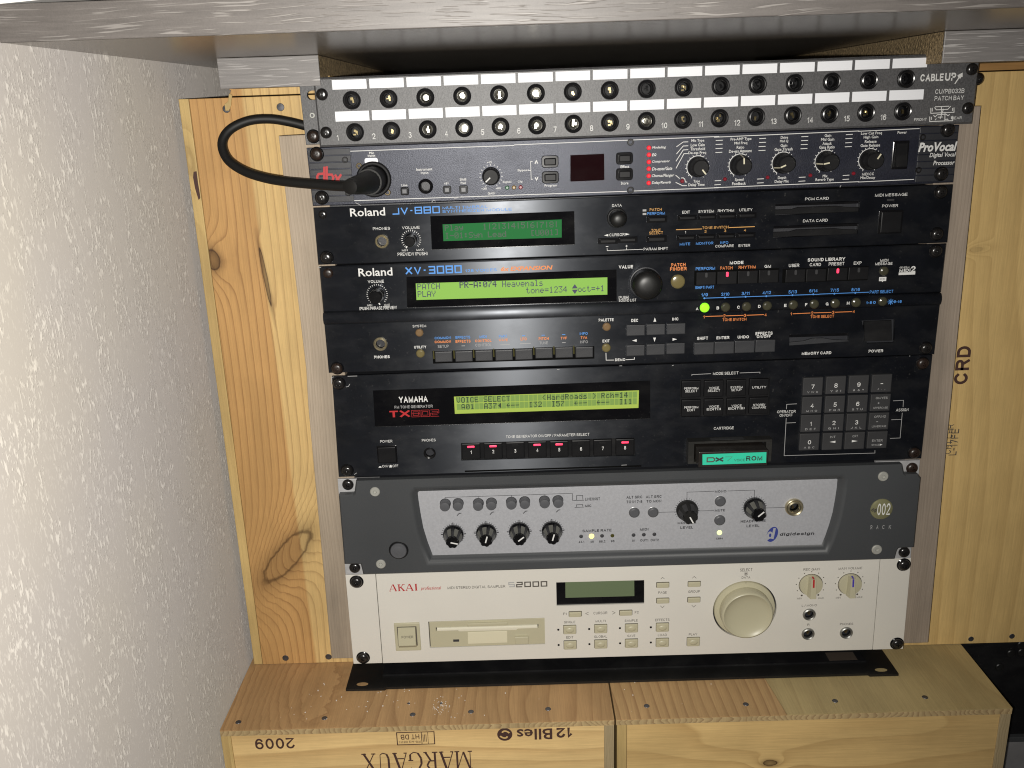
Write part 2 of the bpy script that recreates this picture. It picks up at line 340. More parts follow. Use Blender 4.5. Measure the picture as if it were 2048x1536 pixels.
# ---- flat print: collected per thing and ink, built at the end
INK = {}
def ink(parent, mat): return INK.setdefault((parent.name, mat), MB())
TXT = []
class Lower:
    def __contains__(self, s): return any(c.islower() for c in s) and s != 'digidesign'
BFONT = Lower()   # words with small letters use the built-in face
def T(parent, mat, s, x, z, w, h, y=-.15, bold=0.0, shear=0.0, rot=0): TXT.append((parent, mat, s, x, z, w, h, y, bold, shear, rot))
def TC(parent, mat, s, x, z, w, h, **k): T(parent, mat, s, x - w / 2, z, w, h, **k)
def S(parent, mat, pts, w=.45, y=-.15, closed=False): ink(parent, mat).stroke(pts, w, y, closed)
def SH(parent, mat, pts, y=-.15): ink(parent, mat).sheet(pts, y)
# ---- a plain grotesque drawn with strokes: glyph = width, strokes on a unit cap height
def arc(cx, cy, rx, ry, a, b, n=9): return [(cx + rx * math.cos(math.radians(a + (b - a) * i / n)), cy + ry * math.sin(math.radians(a + (b - a) * i / n))) for i in range(n + 1)]
def ell(cx, cy, rx, ry): return arc(cx, cy, rx, ry, 90, 450, 18)
FG = {'A': (.92, [[(0, 0), (.5, 1), (1, 0)], [(.18, .34), (.82, .34)]]), 'B': (.80, [[(.6, .52), (0, .52), (0, 0)] + arc(.6, .26, .4, .26, -90, 90), [(0, .52), (0, 1)] + arc(.56, .76, .38, .24, 90, -90)]), 'C': (.92, [arc(.5, .5, .5, .5, 40, 320, 16)]), 'D': (.86, [[(0, 0), (0, 1)] + arc(.45, .5, .55, .5, 90, -90, 12) + [(0, 0)]]), 'E': (.74, [[(1, 1), (0, 1), (0, 0), (1, 0)], [(0, .52), (.92, .52)]]), 'F': (.70, [[(1, 1), (0, 1), (0, 0)], [(0, .5), (.86, .5)]]), 'G': (.96, [arc(.5, .5, .5, .5, 42, 335, 16) + [(1, .46), (.56, .46)], [(1, .46), (1, 0)]]), 'H': (.84, [[(0, 0), (0, 1)], [(1, 0), (1, 1)], [(0, .52), (1, .52)]]), 'I': (.15, [[(.5, 0), (.5, 1)]]), 'J': (.62, [[(1, 1), (1, .3)] + arc(.5, .3, .5, .3, 0, -180)]), 'K': (.84, [[(0, 0), (0, 1)], [(0, .34), (.95, 1)], [(.34, .57), (1, 0)]]), 'L': (.66, [[(0, 1), (0, 0), (1, 0)]]), 'M': (1.0, [[(0, 0), (0, 1), (.5, .02), (1, 1), (1, 0)]]), 'N': (.84, [[(0, 0), (0, 1), (1, 0), (1, 1)]]), 'O': (.99, [ell(.5, .5, .5, .5)]), 'P': (.78, [[(0, 0), (0, 1)] + arc(.6, .73, .4, .27, 90, -90) + [(0, .46)]]), 'Q': (.99, [ell(.5, .5, .5, .5), [(.6, .26), (1, -.02)]]), 'R': (.84, [[(0, 0), (0, 1)] + arc(.62, .75, .36, .25, 90, -90) + [(0, .5)], [(.6, .5), (1, 0)]]), 'S': (.82, [arc(.5, .745, .46, .255, 25, 262, 11) + arc(.5, .255, .5, .255, 82, -158, 11)]), 'T': (.76, [[(0, 1), (1, 1)], [(.5, 1), (.5, 0)]]), 'U': (.84, [[(0, 1)] + arc(.5, .35, .5, .35, 180, 360) + [(1, 1)]]), 'V': (.88, [[(0, 1), (.5, 0), (1, 1)]]), 'W': (1.26, [[(0, 1), (.25, 0), (.5, 1), (.75, 0), (1, 1)]]), 'X': (.88, [[(0, 1), (1, 0)], [(0, 0), (1, 1)]]), 'Y': (.88, [[(0, 1), (.5, .45), (1, 1)], [(.5, .45), (.5, 0)]]), 'Z': (.78, [[(0, 1), (1, 1), (0, 0), (1, 0)]]),
      '0': (.70, [ell(.5, .5, .5, .5)]), '1': (.40, [[(0, .74), (.9, 1), (.9, 0)]]), '2': (.70, [arc(.5, .72, .5, .28, 168, -32, 10) + [(0, 0), (1, 0)]]), '3': (.70, [arc(.48, .76, .45, .24, 155, -88, 10), arc(.48, .26, .52, .26, 88, -155, 10)]), '4': (.74, [[(.74, 0), (.74, 1), (0, .28), (1, .28)]]), '5': (.70, [[(.92, 1), (.18, 1), (.08, .5)] + arc(.48, .33, .5, .33, 125, -150, 10)]), '6': (.70, [ell(.5, .31, .5, .31), arc(.52, .52, .52, .48, 40, 180, 9) + [(0, .31)]]), '7': (.70, [[(0, 1), (1, 1), (.35, 0)]]), '8': (.70, [ell(.5, .76, .44, .24), ell(.5, .26, .5, .26)]), '9': (.70, [ell(.5, .69, .5, .31), arc(.48, .48, .52, .48, -140, 0, 9) + [(1, .69)]]),
      '/': (.42, [[(0, 0), (1, 1)]]), '-': (.42, [[(0, .38), (1, .38)]]), '+': (.6, [[(0, .4), (1, .4)], [(.5, .1), (.5, .7)]]), '=': (.6, [[(0, .3), (1, .3)], [(0, .55), (1, .55)]]), '(': (.25, [arc(1, .5, 1, .6, 120, 240)]), ')': (.25, [arc(0, .5, 1, .6, 60, -60)]), '.': (.15, [[(.5, 0), (.5, .05)]]), ',': (.15, [[(.5, .05), (.3, -.12)]]), '!': (.15, [[(.5, .3), (.5, 1)], [(.5, 0), (.5, .05)]]), '#': (.7, [[(.2, 0), (.4, 1)], [(.6, 0), (.8, 1)], [(0, .33), (1, .33)], [(0, .67), (1, .67)]]), '&': (.8, [[(1, .5), (.6, 0), (.2, .05), (.05, .3), (.7, .75), (.5, 1), (.25, .8), (1, 0)]]), '*': (.5, [[(0, .5), (1, .9)], [(0, .9), (1, .5)], [(.5, .45), (.5, 1)]]),
      'a': (.66, [[(.06, .55)] + arc(.48, .52, .42, .20, 150, 0) + [(.92, 0)], ell(.44, .2, .44, .2)]), 'b': (.68, [[(0, 1), (0, 0)], ell(.5, .36, .5, .36)]), 'c': (.64, [arc(.5, .36, .5, .36, 45, 315, 12)]), 'd': (.68, [[(1, 1), (1, 0)], ell(.5, .36, .5, .36)]), 'e': (.68, [[(0, .38), (1, .38)] + arc(.5, .36, .5, .36, 5, 318, 13)]), 'f': (.38, [arc(.8, .8, .4, .2, 85, 180) + [(.4, 0)], [(0, .7), (.95, .7)]]), 'g': (.68, [ell(.5, .36, .5, .36), [(1, .72), (1, -.05)] + arc(.5, -.05, .5, .22, 0, -150)]), 'h': (.64, [[(0, 1), (0, 0)], [(0, .4)] + arc(.5, .42, .5, .3, 180, 0) + [(1, 0)]]), 'i': (.15, [[(.5, 0), (.5, .72)], [(.5, .93), (.5, 1)]]), 'k': (.62, [[(0, 1), (0, 0)], [(0, .25), (.92, .72)], [(.32, .43), (1, 0)]]), 'l': (.15, [[(.5, 0), (.5, 1)]]), 'm': (1.02, [[(0, .72), (0, 0)], [(0, .45)] + arc(.25, .46, .25, .26, 180, 0) + [(.5, 0)], [(.5, .45)] + arc(.75, .46, .25, .26, 180, 0) + [(1, 0)]]), 'n': (.64, [[(0, .72), (0, 0)], [(0, .4)] + arc(.5, .42, .5, .3, 180, 0) + [(1, 0)]]), 'o': (.70, [ell(.5, .36, .5, .36)]), 'p': (.68, [[(0, .72), (0, -.27)], ell(.5, .36, .5, .36)]), 'q': (.68, [[(1, .72), (1, -.27)], ell(.5, .36, .5, .36)]), 'r': (.40, [[(0, .72), (0, 0)], [(0, .38)] + arc(.8, .42, .8, .3, 180, 90)]), 's': (.60, [[(x, y * .72) for x, y in arc(.5, .745, .46, .255, 25, 262, 9) + arc(.5, .255, .5, .255, 82, -158, 9)]]), 't': (.38, [[(.4, .95), (.4, .15)] + arc(.8, .15, .4, .15, 180, 270, 4), [(0, .7), (.95, .7)]]), 'u': (.64, [[(0, .72)] + arc(.5, .3, .5, .3, 180, 360) + [(1, .72)], [(1, .72), (1, 0)]]), 'v': (.64, [[(0, .72), (.5, 0), (1, .72)]]), 'w': (.96, [[(0, .72), (.25, 0), (.5, .72), (.75, 0), (1, .72)]]), 'x': (.64, [[(0, .72), (1, 0)], [(0, 0), (1, .72)]]), 'y': (.64, [[(0, .72), (.5, 0)], [(1, .72), (.42, -.26), (.1, -.27)]]), 'z': (.6, [[(0, .72), (1, .72), (0, 0), (1, 0)]])}
def vtext(s, bold, shear):
    t = .14 if bold < .01 else (.165 if bold < .015 else .21); V = []; Fc = []; LV = []; cx = 0
    for ch in s:
        if ch == ' ': cx += .34; continue
        w, st = FG[ch]; w = max(w, t)
        for k_, pl in enumerate(st):
            o_ = len(V); strip([(cx + t / 2 + x * (w - t), t / 2 + y * (1 - t)) for x, y in pl], t, V, Fc); LV += [k_] * (len(V) - o_)
        cx += w + .17
    return [(x + shear * y, y, k * .006) for (x, y), k in zip(V, LV)], Fc
def flush_print():
    objs = []; cache = {}
    for q in TXT:
        k = (q[2], q[8], q[9])
        if k in cache or q[2] not in BFONT: continue
        cu = bpy.data.curves.new('t', 'FONT'); cu.body = q[2]; cu.resolution_u = 2; cu.offset = q[8]; cu.shear = q[9]; cu.fill_mode = 'BOTH'
        o = bpy.data.objects.new('t', cu); COL.objects.link(o); cache[k] = o
    bpy.context.view_layer.update(); dg = bpy.context.evaluated_depsgraph_get(); geo = {(q[2], q[8], q[9]): vtext(q[2], q[8], q[9]) for q in TXT if q[2] not in BFONT}
    for k, o in cache.items():
        e = o.evaluated_get(dg); me = e.to_mesh(); geo[k] = ([(v.co.x, v.co.y, 0) for v in me.vertices], [tuple(p.vertices) for p in me.polygons]); e.to_mesh_clear()
    for o in cache.values():
        cu = o.data; bpy.data.objects.remove(o); bpy.data.curves.remove(cu)
    for (parent, mat, s, x, z, w, h, y, bold, shear, rot) in TXT:
        v, f = geo[(s, bold, shear)]
        if not v: continue
        x0 = min(p[0] for p in v); x1 = max(p[0] for p in v); y0 = min(p[1] for p in v); y1 = max(p[1] for p in v); sx = w / (x1 - x0); sy = h / (y1 - y0)
        if rot == 180: vv = [(x + w - (p[0] - x0) * sx, y - p[2], z + h / 2 - (p[1] - y0) * sy) for p in v]
        elif rot == 90: vv = [(x - w / 2 + (1 - (p[1] - y0) / (y1 - y0)) * w, y - p[2], z - h / 2 + (p[0] - x0) / (x1 - x0) * h) for p in v]
        else: vv = [(x + (p[0] - x0) * sx, y - p[2], z - h / 2 + (p[1] - y0) * sy) for p in v]
        part('lettering', MB().add(vv, f), mat, parent, None, 0)
    for (pn, mat), mb in INK.items():
        if mb.v:
            o = part('printed_lines', mb, mat, bpy.data.objects[pn], smooth=0); o['kind'] = 'stuff'
# ---- stroke capitals for square and serif lettering, on a unit box
GL = {'0': [[(0, 0), (1, 0), (1, 1), (0, 1), (0, 0)]], '8': [[(0, 0), (1, 0), (1, 1), (0, 1), (0, 0)], [(0, .5), (1, .5)]], '2': [[(0, 1), (1, 1), (1, .5), (0, .5), (0, 0), (1, 0)]], '3': [[(0, 1), (1, 1), (1, 0), (0, 0)], [(.1, .5), (1, .5)]],
      'J': [[(1, 1), (1, 0), (0, 0)]], 'V': [[(0, 1), (.5, 0), (1, 1)]], 'X': [[(0, 1), (1, 0)], [(0, 0), (1, 1)]], '-': [[(.1, .5), (.9, .5)]], 'S': [[(1, 1), (0, 1), (0, .5), (1, .5), (1, 0), (0, 0)]], 'T': [[(0, 1), (1, 1)], [(.5, 1), (.5, 0)]], 'D': [[(0, 0), (.8, 0), (1, .3), (1, .7), (.8, 1), (0, 1), (0, 0)]], '7': [[(0, 1), (1, 1), (.35, 0)]]}
def square(parent, mat, s, x, z, w, h, lw=.9, gap=.22, y=-.15, narrow={'-': .5}):
    ws = [narrow.get(c, 1) for c in s]; u = w / (sum(ws) + gap * (len(s) - 1)); cx = x
    for c, k in zip(s, ws):
        for pl in GL[c]: S(parent, mat, [(cx + lw / 2 + px * (u * k - lw), z - h / 2 + lw / 2 + pz * (h - lw)) for px, pz in pl], lw, y)
        cx += u * (k + gap)
SER = {'A': ([(.0, .0, .44, 1, .07), (.5, 1, .88, 0, .17), (.2, .33, .7, .33, .06)], [(0, .2), (.68, 1.0)]), 'K': ([(.18, 0, .18, 1, .17), (.25, .45, .8, 1, .08), (.4, .58, .85, 0, .17)], [(0, .38), (.62, 1.02)], [(0, .38), (.62, .98)]), 'I': ([(.5, 0, .5, 1, .2)], [(.2, .8)], [(.2, .8)]),
       'M': ([(.12, 0, .12, 1, .06), (.15, 1, .5, .05, .14), (.5, .05, .86, 1, .06), (.86, 0, .86, 1, .14)], [(0, .25), (.72, 1.0)], [(0, .2), (.8, 1)]), 'R': ([(.2, 0, .2, 1, .15), (.2, .95, .6, .95, .07), (.6, .95, .78, .75, .13), (.78, .75, .6, .5, .13), (.2, .5, .6, .5, .07), (.5, .5, .88, 0, .14)], [(0, .4), (.75, 1.0)], [(0, .2)]),
       'G': ([(.85, .85, .6, 1, .07), (.6, 1, .3, .95, .08), (.3, .95, .08, .65, .14), (.08, .65, .08, .35, .15), (.08, .35, .3, .05, .14), (.3, .05, .6, 0, .08), (.6, 0, .85, .12, .08), (.85, .12, .85, .42, .14)], [], [(.65, 1.0)]), 'U': ([(.2, 1, .2, .3, .15), (.2, .3, .32, .06, .14), (.32, .06, .6, 0, .08), (.6, 0, .78, .1, .07), (.78, .1, .82, 1, .06)], [], [(.0, .4), (.65, 1.0)]), 'X': ([(.12, 1, .85, 0, .16), (.1, 0, .82, 1, .07)], [(0, .3), (.66, 1.0)], [(0, .35), (.66, .96)])}
def serif(parent, mat, s, x, z, w, h, y, rot=False, wd={'I': .5, 'M': 1.25}, gap=.1):
    ws = [wd.get(c, 1) for c in s]; u = w / (sum(ws) + gap * (len(s) - 1)); cx = 0; k = 0
    for c, kk in zip(s, ws):
        g = SER[c]; segs = list(g[0]); th = .06
        for (a, b) in g[1]: segs.append((a, th / 2, b, th / 2, th))
        mid = [.45 if c == 'G' else 1 - th / 2]
        for (a, b) in (g[2] if len(g) > 2 else []): segs.append((a, mid[0], b, mid[0], th))
        for (x0, z0, x1, z1, lw) in segs:
            p = [(cx + x0 * u * kk, z0 * h), (cx + x1 * u * kk, z1 * h)]
            p = [((x + w - a) if rot else (x + a), (z + h / 2 - b) if rot else (z - h / 2 + b)) for a, b in p]; S(parent, mat, p, lw * (u if z0 != z1 or lw > .1 else h), y - k * .0005); k += 1
        cx += u * (kk + gap)
F57 = {' ': '0000000000', '+': '08083E0808', '-': '0808080808', '0': '3E5149453E', '1': '00427F4000', '2': '4261514946', '3': '2141454B31', '4': '1814127F10', '5': '2745454539', '6': '3C4A494930', '7': '0171090503', '8': '3649494936', ':': '0036360000', '<': '0814224100', '=': '1414141414', '>': '0041221408', 'A': '7E1111117E', 'C': '3E41414122', 'E': '7F49494941', 'H': '7F0808087F', 'I': '00417F4100', 'L': '7F40404040', 'O': '3E4141413E', 'P': '7F09090906', 'R': '7F09192946', 'S': '4649494931', 'T': '01017F0101', 'U': '3F4040403F', 'V': '1F2040201F', 'Y': '0708700807', '[': '007F414100', ']': '0041417F00', 'a': '2054545478', 'c': '3844444420', 'd': '384444487F', 'e': '3854545418', 'h': '7F08040478', 'l': '00417F4000', 'n': '7C08040478', 'o': '3844444438', 'r': '7C08040408', 's': '4854545420', 't': '043F444020', 'v': '1C2040201C', 'y': '0C5050503C', '|': '00007F0000', '~': '081C2A0808', '@': '00081C3E7F', '^': '0014363614'}
def dots(mb, s, x, z, w, h, n, y, bold=False):
    pw = w / n; px = pw / 6; pz = h / 7
    for i, c in enumerate(s):
        hx = F57[c]
        for k in range(5):
            b = int(hx[2 * k:2 * k + 2], 16)
            for r in range(7):
                if b >> r & 1:
                    x0 = x + i * pw + k * px; z0 = z + h / 2 - (r + 1) * pz; e = px * (.55 if bold else .04); mb.sheet([(x0, z0 + pz * .04), (x0 + px + e, z0 + pz * .04), (x0 + px + e, z0 + pz * .98), (x0, z0 + pz * .98)], y)
def tri(cx, cz, w, h, d): return {'r': [(cx - w / 2, cz - h / 2), (cx + w / 2, cz), (cx - w / 2, cz + h / 2)], 'l': [(cx + w / 2, cz - h / 2), (cx + w / 2, cz + h / 2), (cx - w / 2, cz)], 'u': [(cx - w / 2, cz - h / 2), (cx + w / 2, cz - h / 2), (cx, cz + h / 2)], 'd': [(cx, cz - h / 2), (cx + w / 2, cz + h / 2), (cx - w / 2, cz + h / 2)]}[d]
# ---- shared small parts
ME = {}
def shared(key, fn):
    if key not in ME: ME[key] = fn()
    return ME[key]
def screw_mesh(mat, r):
    def f():
        mb = MB(); n = 24; prof = [(1.0, 0), (1.0, .12), (.93, .30), (.76, .47), (.55, .56)]; rings = [[(r * a * math.cos(2 * math.pi * i / n), -r * h, r * a * math.sin(2 * math.pi * i / n)) for i in range(n)] for a, h in prof]
        def rr(i): return .46 if i % 6 == 0 else (.30 if i % 6 in (1, 5) else .15)
        for dep in (.58, .22): rings.append([(r * rr(i) * math.cos(2 * math.pi * i / n), -r * dep, r * rr(i) * math.sin(2 * math.pi * i / n)) for i in range(n)])
        return mb.loops(rings, False, True).mesh('rack_screw', mat, smooth=28)
    return shared(('screw', mat, r), f)
def rack_screw(parent, x, z, r, y=0, mat='screw_black', washer=True, rot=None):
    if washer:
        w = put('cup_washer', shared(('washer', round(r, 1)), lambda: MB().lathe(0, 0, 0, [(1.22 * r, 0), (1.2 * r, .35), (1.05 * r, .9), (.8 * r, 1.0), (.5 * r, .9)], 24).mesh('cup_washer', 'black_gloss')), (x, y, z), parent)
    return put('rack_screw', screw_mesh(mat, round(r, 1)), (x, y - (.7 if washer else 0), z), parent, random.uniform(0, 1.5) if rot is None else rot)
def hexscrew(parent, x, z, r, y=0, mat='black_gloss', depth=.8, name='cap_screw', hole=.55):
    def f():
        mb = MB(); mb.lathe(0, 0, 0, [(r, 0), (r, .5 * depth), (.85 * r, depth), (hole * r, depth)], 18, cap=False)
        mb.lathe(0, 0, 0, [(hole * r, depth), (hole * .8 * r, depth * (-.2 if hole > .5 else .4))], 6); return mb.mesh(name, mat)
    return put(name, shared(('hex', mat, round(r, 2), name), f), (x, y, z), parent, random.uniform(0, 1))
def key(parent, x, z, w, h, mat, y=0, hgt=1.6, r=.4, b=.5, name='button', rot=None):
    me = shared(('key', round(w, 1), round(h, 1), mat, hgt, r, b, name), lambda: MB().pill(0, 0, round(w, 1), round(h, 1), max(r, .06), 0, -hgt, b).mesh(name, mat, smooth=15)); return put(name, me, (x, y, z), parent)
def dome(parent, x, z, r, mat, y=0, hgt=1.2, name='led', n=18, flat=.55):
    me = shared(('dome', round(r, 1), mat, hgt, name, flat), lambda: MB().lathe(0, 0, 0, [(r, 0), (r * .97, hgt * .45), (r * .82, hgt * .8), (r * flat, hgt)], n).mesh(name, mat)); return put(name, me, (x, y, z), parent)
def plate(parent, x, z, w, h, mat, y=0, hgt=.3, name='bezel', r=0, b=0): return part(name, MB().pill(x, z, w, h, max(r, .06), y, y - hgt, b), mat, parent, None, 15)
def socket(parent, x, z, r_out, r_in, mat_ring, y=0, hgt=2.0, name='phone_socket', inner='void', core=None, depth=7):
    me = shared(('sock', round(r_out, 1), round(r_in, 1), mat_ring, hgt, name), lambda: MB().lathe(0, 0, 0, [(r_out, 0), (r_out, hgt * .45), (r_out * .95, hgt * .85), (r_out * .88, hgt), (r_out * .45 + r_in * .55, hgt * .8), (r_in * 1.12, hgt * .98), (r_in * 1.02, hgt * .75), (r_in, -1)], 26, cap=False).mesh(name, mat_ring)); o = put(name, me, (x, y, z), parent)
    b = put('barrel', shared(('barrel', round(r_in, 1), inner, depth), lambda: MB().lathe(0, 0, 0, [(r_in * 1.02, 0), (r_in * .96, -depth)], 20).mesh('barrel', inner)), (x, y, z), o)
    if core is not None:
        mat, k = core
        def cf():
            mb = MB(); rnd = random.Random(k); n = 14; rr = r_in * .97; (mb.lathe(0, 0, 0, [(rr, 0), (rr * .75, .25), (rr * .6, rnd.uniform(-.2, .6)), (rr * .2, rnd.uniform(-.4, .7))], n) if mat == 'nickel' else None)
            for q in range(2 + k % 3):
                a = rnd.uniform(0, 6.28); d = rnd.uniform(0, .45) * rr; bx, bz = d * math.cos(a), d * math.sin(a); mb.box(bx - rnd.uniform(.2, 1.3), bx + rnd.uniform(.2, 1.3), -rnd.uniform(.8, 2.2), 0, bz - rnd.uniform(.3, 1.6), bz + rnd.uniform(.3, 1.6))
            return mb.mesh('contact', mat, smooth=25)
        put('contact', shared(('contact', mat, k, round(r_in, 1)), cf), (x, y + depth * .42, z), o, rot=random.uniform(-.3, .3))
    return o
def knob(parent, x, z, r, hgt, mat, y=0, top=.85, flutes=0, fdepth=.1, ang=None, pmat='ink_white', plen=(.1, .9), pw=.9, side=False, n=28, name='knob', rag=0):
    def f():
        mod = None
        if flutes: mod = lambda a, h: 1 - fdepth * max(0, min(1, (h - hgt * .18) / (hgt * .3))) * max(0, math.cos(flutes * (a - (ang or 0)) + math.pi)) ** .5 * .6
        pr = [(r, 0), (r, hgt * .16), (r * (1 + top) / 2 * 1.02, hgt * .30), (r * (top * .6 + .4) * .98, hgt * .55), (r * top * 1.03, hgt * .86), (r * top * .98, hgt * .96), (r * top * .88, hgt), (r * top * .4, hgt)]
        return MB().lathe(0, 0, 0, pr, n if not flutes else flutes * 8, mod).mesh(name, mat, smooth=30)
    o = put(name, shared(('knob', round(r, 1), hgt, mat, top, flutes, fdepth, ang if flutes else 0), f), (x, y, z), parent)
    if flutes:  # flash glints off the scallops, painted as lighter grey patches on the sides
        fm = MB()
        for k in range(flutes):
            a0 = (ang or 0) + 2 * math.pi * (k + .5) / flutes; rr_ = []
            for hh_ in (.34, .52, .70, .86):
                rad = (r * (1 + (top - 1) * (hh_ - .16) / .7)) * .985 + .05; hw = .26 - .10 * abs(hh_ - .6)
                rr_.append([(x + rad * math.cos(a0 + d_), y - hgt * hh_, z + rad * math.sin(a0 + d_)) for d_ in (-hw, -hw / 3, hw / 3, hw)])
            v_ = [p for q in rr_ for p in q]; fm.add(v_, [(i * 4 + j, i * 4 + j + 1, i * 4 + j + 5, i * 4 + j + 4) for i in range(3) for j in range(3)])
        g_ = part('grip_glints', fm, 'glint_grey' if mat != 'cable_black' else 'pad_grey', o, None, 0); g_['kind'] = 'stuff'
    if ang is not None:
        rt = r * top; mb = MB(); ca, sa = math.cos(ang), math.sin(ang)
        def q(a, b): return (x + a * ca - b * sa, z + a * sa + b * ca)
        a0, a1 = plen[0] * rt, plen[1] * rt; mb.slab([q(a0, -pw / 2), q(a1, -pw / 2), q(a1, pw / 2), q(a0, pw / 2)], y - hgt + .3, y - hgt - .22)
        if side:
            v = []
            for (rr, hh) in ((rt * .97 + .2, hgt * .97), (r * 1.0 + .2, hgt * .15)):
                for b in (-pw / 2, pw / 2): xx, zz = q(rr, b); v.append((xx, y - hh, zz))
            mb.add(v, [(0, 1, 3, 2)])
        part('pointer', mb, pmat, o, smooth=0)
    return o
def dial_cap(parent, x, z, r, hgt, mat, y=0):
    return part('dial', MB().lathe(x, z, y, [(r, 0), (r, hgt * .55), (r * .985, hgt * .68), (r * .93, hgt * .80), (r * .80, hgt * .90), (r * .55, hgt * .97), (r * .25, hgt)], 40), mat, parent, None, 60)
def ticks(parent, mat, x, z, r0, r1, a0, a1, n, w=.35, y=-.15, arc=False):
    for i in range(n):
        a = math.radians(a0 + (a1 - a0) * i / (n - 1)); S(parent, mat, [(x + r0 * math.cos(a), z + r0 * math.sin(a)), (x + r1 * math.cos(a), z + r1 * math.sin(a))], w, y)
    if arc: S(parent, mat, [(x + r0 * math.cos(math.radians(a0 + (a1 - a0) * i / 28)), z + r0 * math.sin(math.radians(a0 + (a1 - a0) * i / 28))) for i in range(29)], w * 1.1, y)
def chassis(parent, z0, z1, d=230, x0=13, x1=469): return part('chassis', MB().box(x0, x1, 3.4, d, z0 + .2, z1 - .2), 'rib_black', parent, smooth=0)
def lerp(a, b, t): return (a[0] + (b[0] - a[0]) * t, a[1] + (b[1] - a[1]) * t)
# ================================================================== the place: wall, floor, desk, crates
WX = -105.5; YC = 30.0; ZT = -17.6; YF = -62.0; ZD = 508.4
struct(part('left_wall', MB().box(WX - 40, WX, -560, 560, -420, 900), 'wall_texture', None, (0, 0, 0), 0))
struct(part('back_wall', MB().box(WX - 40, 1300, 560, 600, -420, 900), 'paper_white', None, (0, 0, 0), 0))
struct(part('floor', MB().box(WX, 1300, -900, 560, -240, -185), 'floor_grey', None, (0, 0, 0), 0))
desk = thing('desk', 'pale grey wood-grain desk with its front edge over the rack of equipment', 'desk', (0, -205, ZD))
part('desktop', MB().box(WX + .3, 900, -203, 540, ZD, ZD + .8), 'desk_underside', desk, (0, 0, 0), 0)
part('front_edge', MB().slab([(WX + .3, ZD - .2), (900, ZD - .2), (900, ZD + 18), (WX + .3, ZD + 18)], -203.2, -205, .5), 'desk_laminate', desk, (0, 0, 0))
part('top_surface', MB().box(WX + .3, 900, -203, 540, ZD + .9, ZD + 17.8), 'desk_laminate', desk, (0, 0, 0), 0)
for (x0, x1, y0) in ((-57.5, 15.5, -4), (452, 640, -30)):
    r = part('rail', MB().slab([(x0, 487.2), (x1, 487.2), (x1, ZD - .3), (x0, ZD - .3)], y0 + 1.2, y0, .5), 'rail_laminate', desk, (0, 0, 0))
    part('core', MB().box(x0 + .3, x1 - .3, y0 + 1.3, 480, 487.6, ZD - .4), 'particle_board', r, (0, 0, 0), 0)
o = part('paper_board', MB().add([(WX + 1, -204, ZD + 18.05), (-20, -204, ZD + 23), (-20, -204, ZD + 60), (WX + 1, -204, ZD + 60), (WX + 1, -60, ZD + 18.05), (-20, -60, ZD + 23), (-20, -60, ZD + 60), (WX + 1, -60, ZD + 60)], [(0, 1, 2, 3), (4, 7, 6, 5), (0, 4, 5, 1), (1, 5, 6, 2), (2, 6, 7, 3), (3, 7, 4, 0)]), 'paper_white', None, None, 0)
o['label'] = 'pale board standing on the desk in the top left corner'; o['category'] = 'board'
GC = 'wooden wine crates round the rack'
def nail(parent, x, y, z, r, up=False):
    me = shared(('nail', up), lambda: MB().lathe(0, 0, 0, [(1, 0), (.9, .12), (.3, .16)], 14).mesh('nail', 'nail_grey')); o = put('nail', me, (x, y, z), parent); o.scale = (r, r, r)
    if up: o.rotation_euler = (-math.pi / 2, 0, 0)
    return o
# upper left crate, standing on end
cl = thing('wine_crate', 'pine wine crate standing beside the textured wall, big oval knot low on its front', 'crate', (-45, 110, ZT), GC)
part('front_board', MB().slab([(-92.7, ZT + .3), (16, ZT + .3), (16, 481.6), (-92.7, 481.6)], YC + 8, YC, .5), 'pine_left', cl, (0, 0, 0))
part('side_board', MB().slab([(-100.8, ZT + .3), (-93.1, ZT + .3), (-93.1, 481.8), (-100.8, 481.8)], YC + 190, YC + .3, .6), 'pine_edge', cl, (0, 0, 0))
part('side_board', MB().box(8, 16, YC + 8.3, YC + 190, ZT + .3, 481.6), 'pine_edge', cl, (0, 0, 0), 0)
part('top_board', MB().slab([(-61.5, 483), (-60, 487), (-61, 486.9), (-60.5, 495), (16, 495), (16, 482.6), (-61.5, 482.6)], YC + 190, YC + .6, .4), 'pine_left', cl, (0, 0, 0))
part('bark_crack', MB().slab([(-96.19,427.57), (-93.98,427.88), (-94.02,419.27), (-93.68,407.41), (-95.18,405.87), (-96.74,414.63), (-97.17,423.3)], YC + 1, YC - .25), 'ink_brown', cl, (0, 0, 0), 0)
part('torn_splinter', MB().slab([(-61.17,484.7), (-58.97,483.51), (-60.72,475.74), (-62.74,472.06), (-65.48,472.15), (-65.65,477.02), (-62.69,478.79)], YC, YC - 1.2, .4), 'pine_edge', cl, (0, 0, 0))
for q in ((-23.42,473.4), (-64.83,473.47), (-70.97,-11.15), (-31.29,-11.18)): nail(cl, q[0], YC, q[1], 3.0)
part('batten', MB().slab([(-20.61,452.95), (-18.08,271.77), (-19.5, 240), (-22,4.44), (12.8, 4), (12.8, 453.5)], YC - .2, 3.2, .8), 'batten_wood', cl, (0, 0, 0))
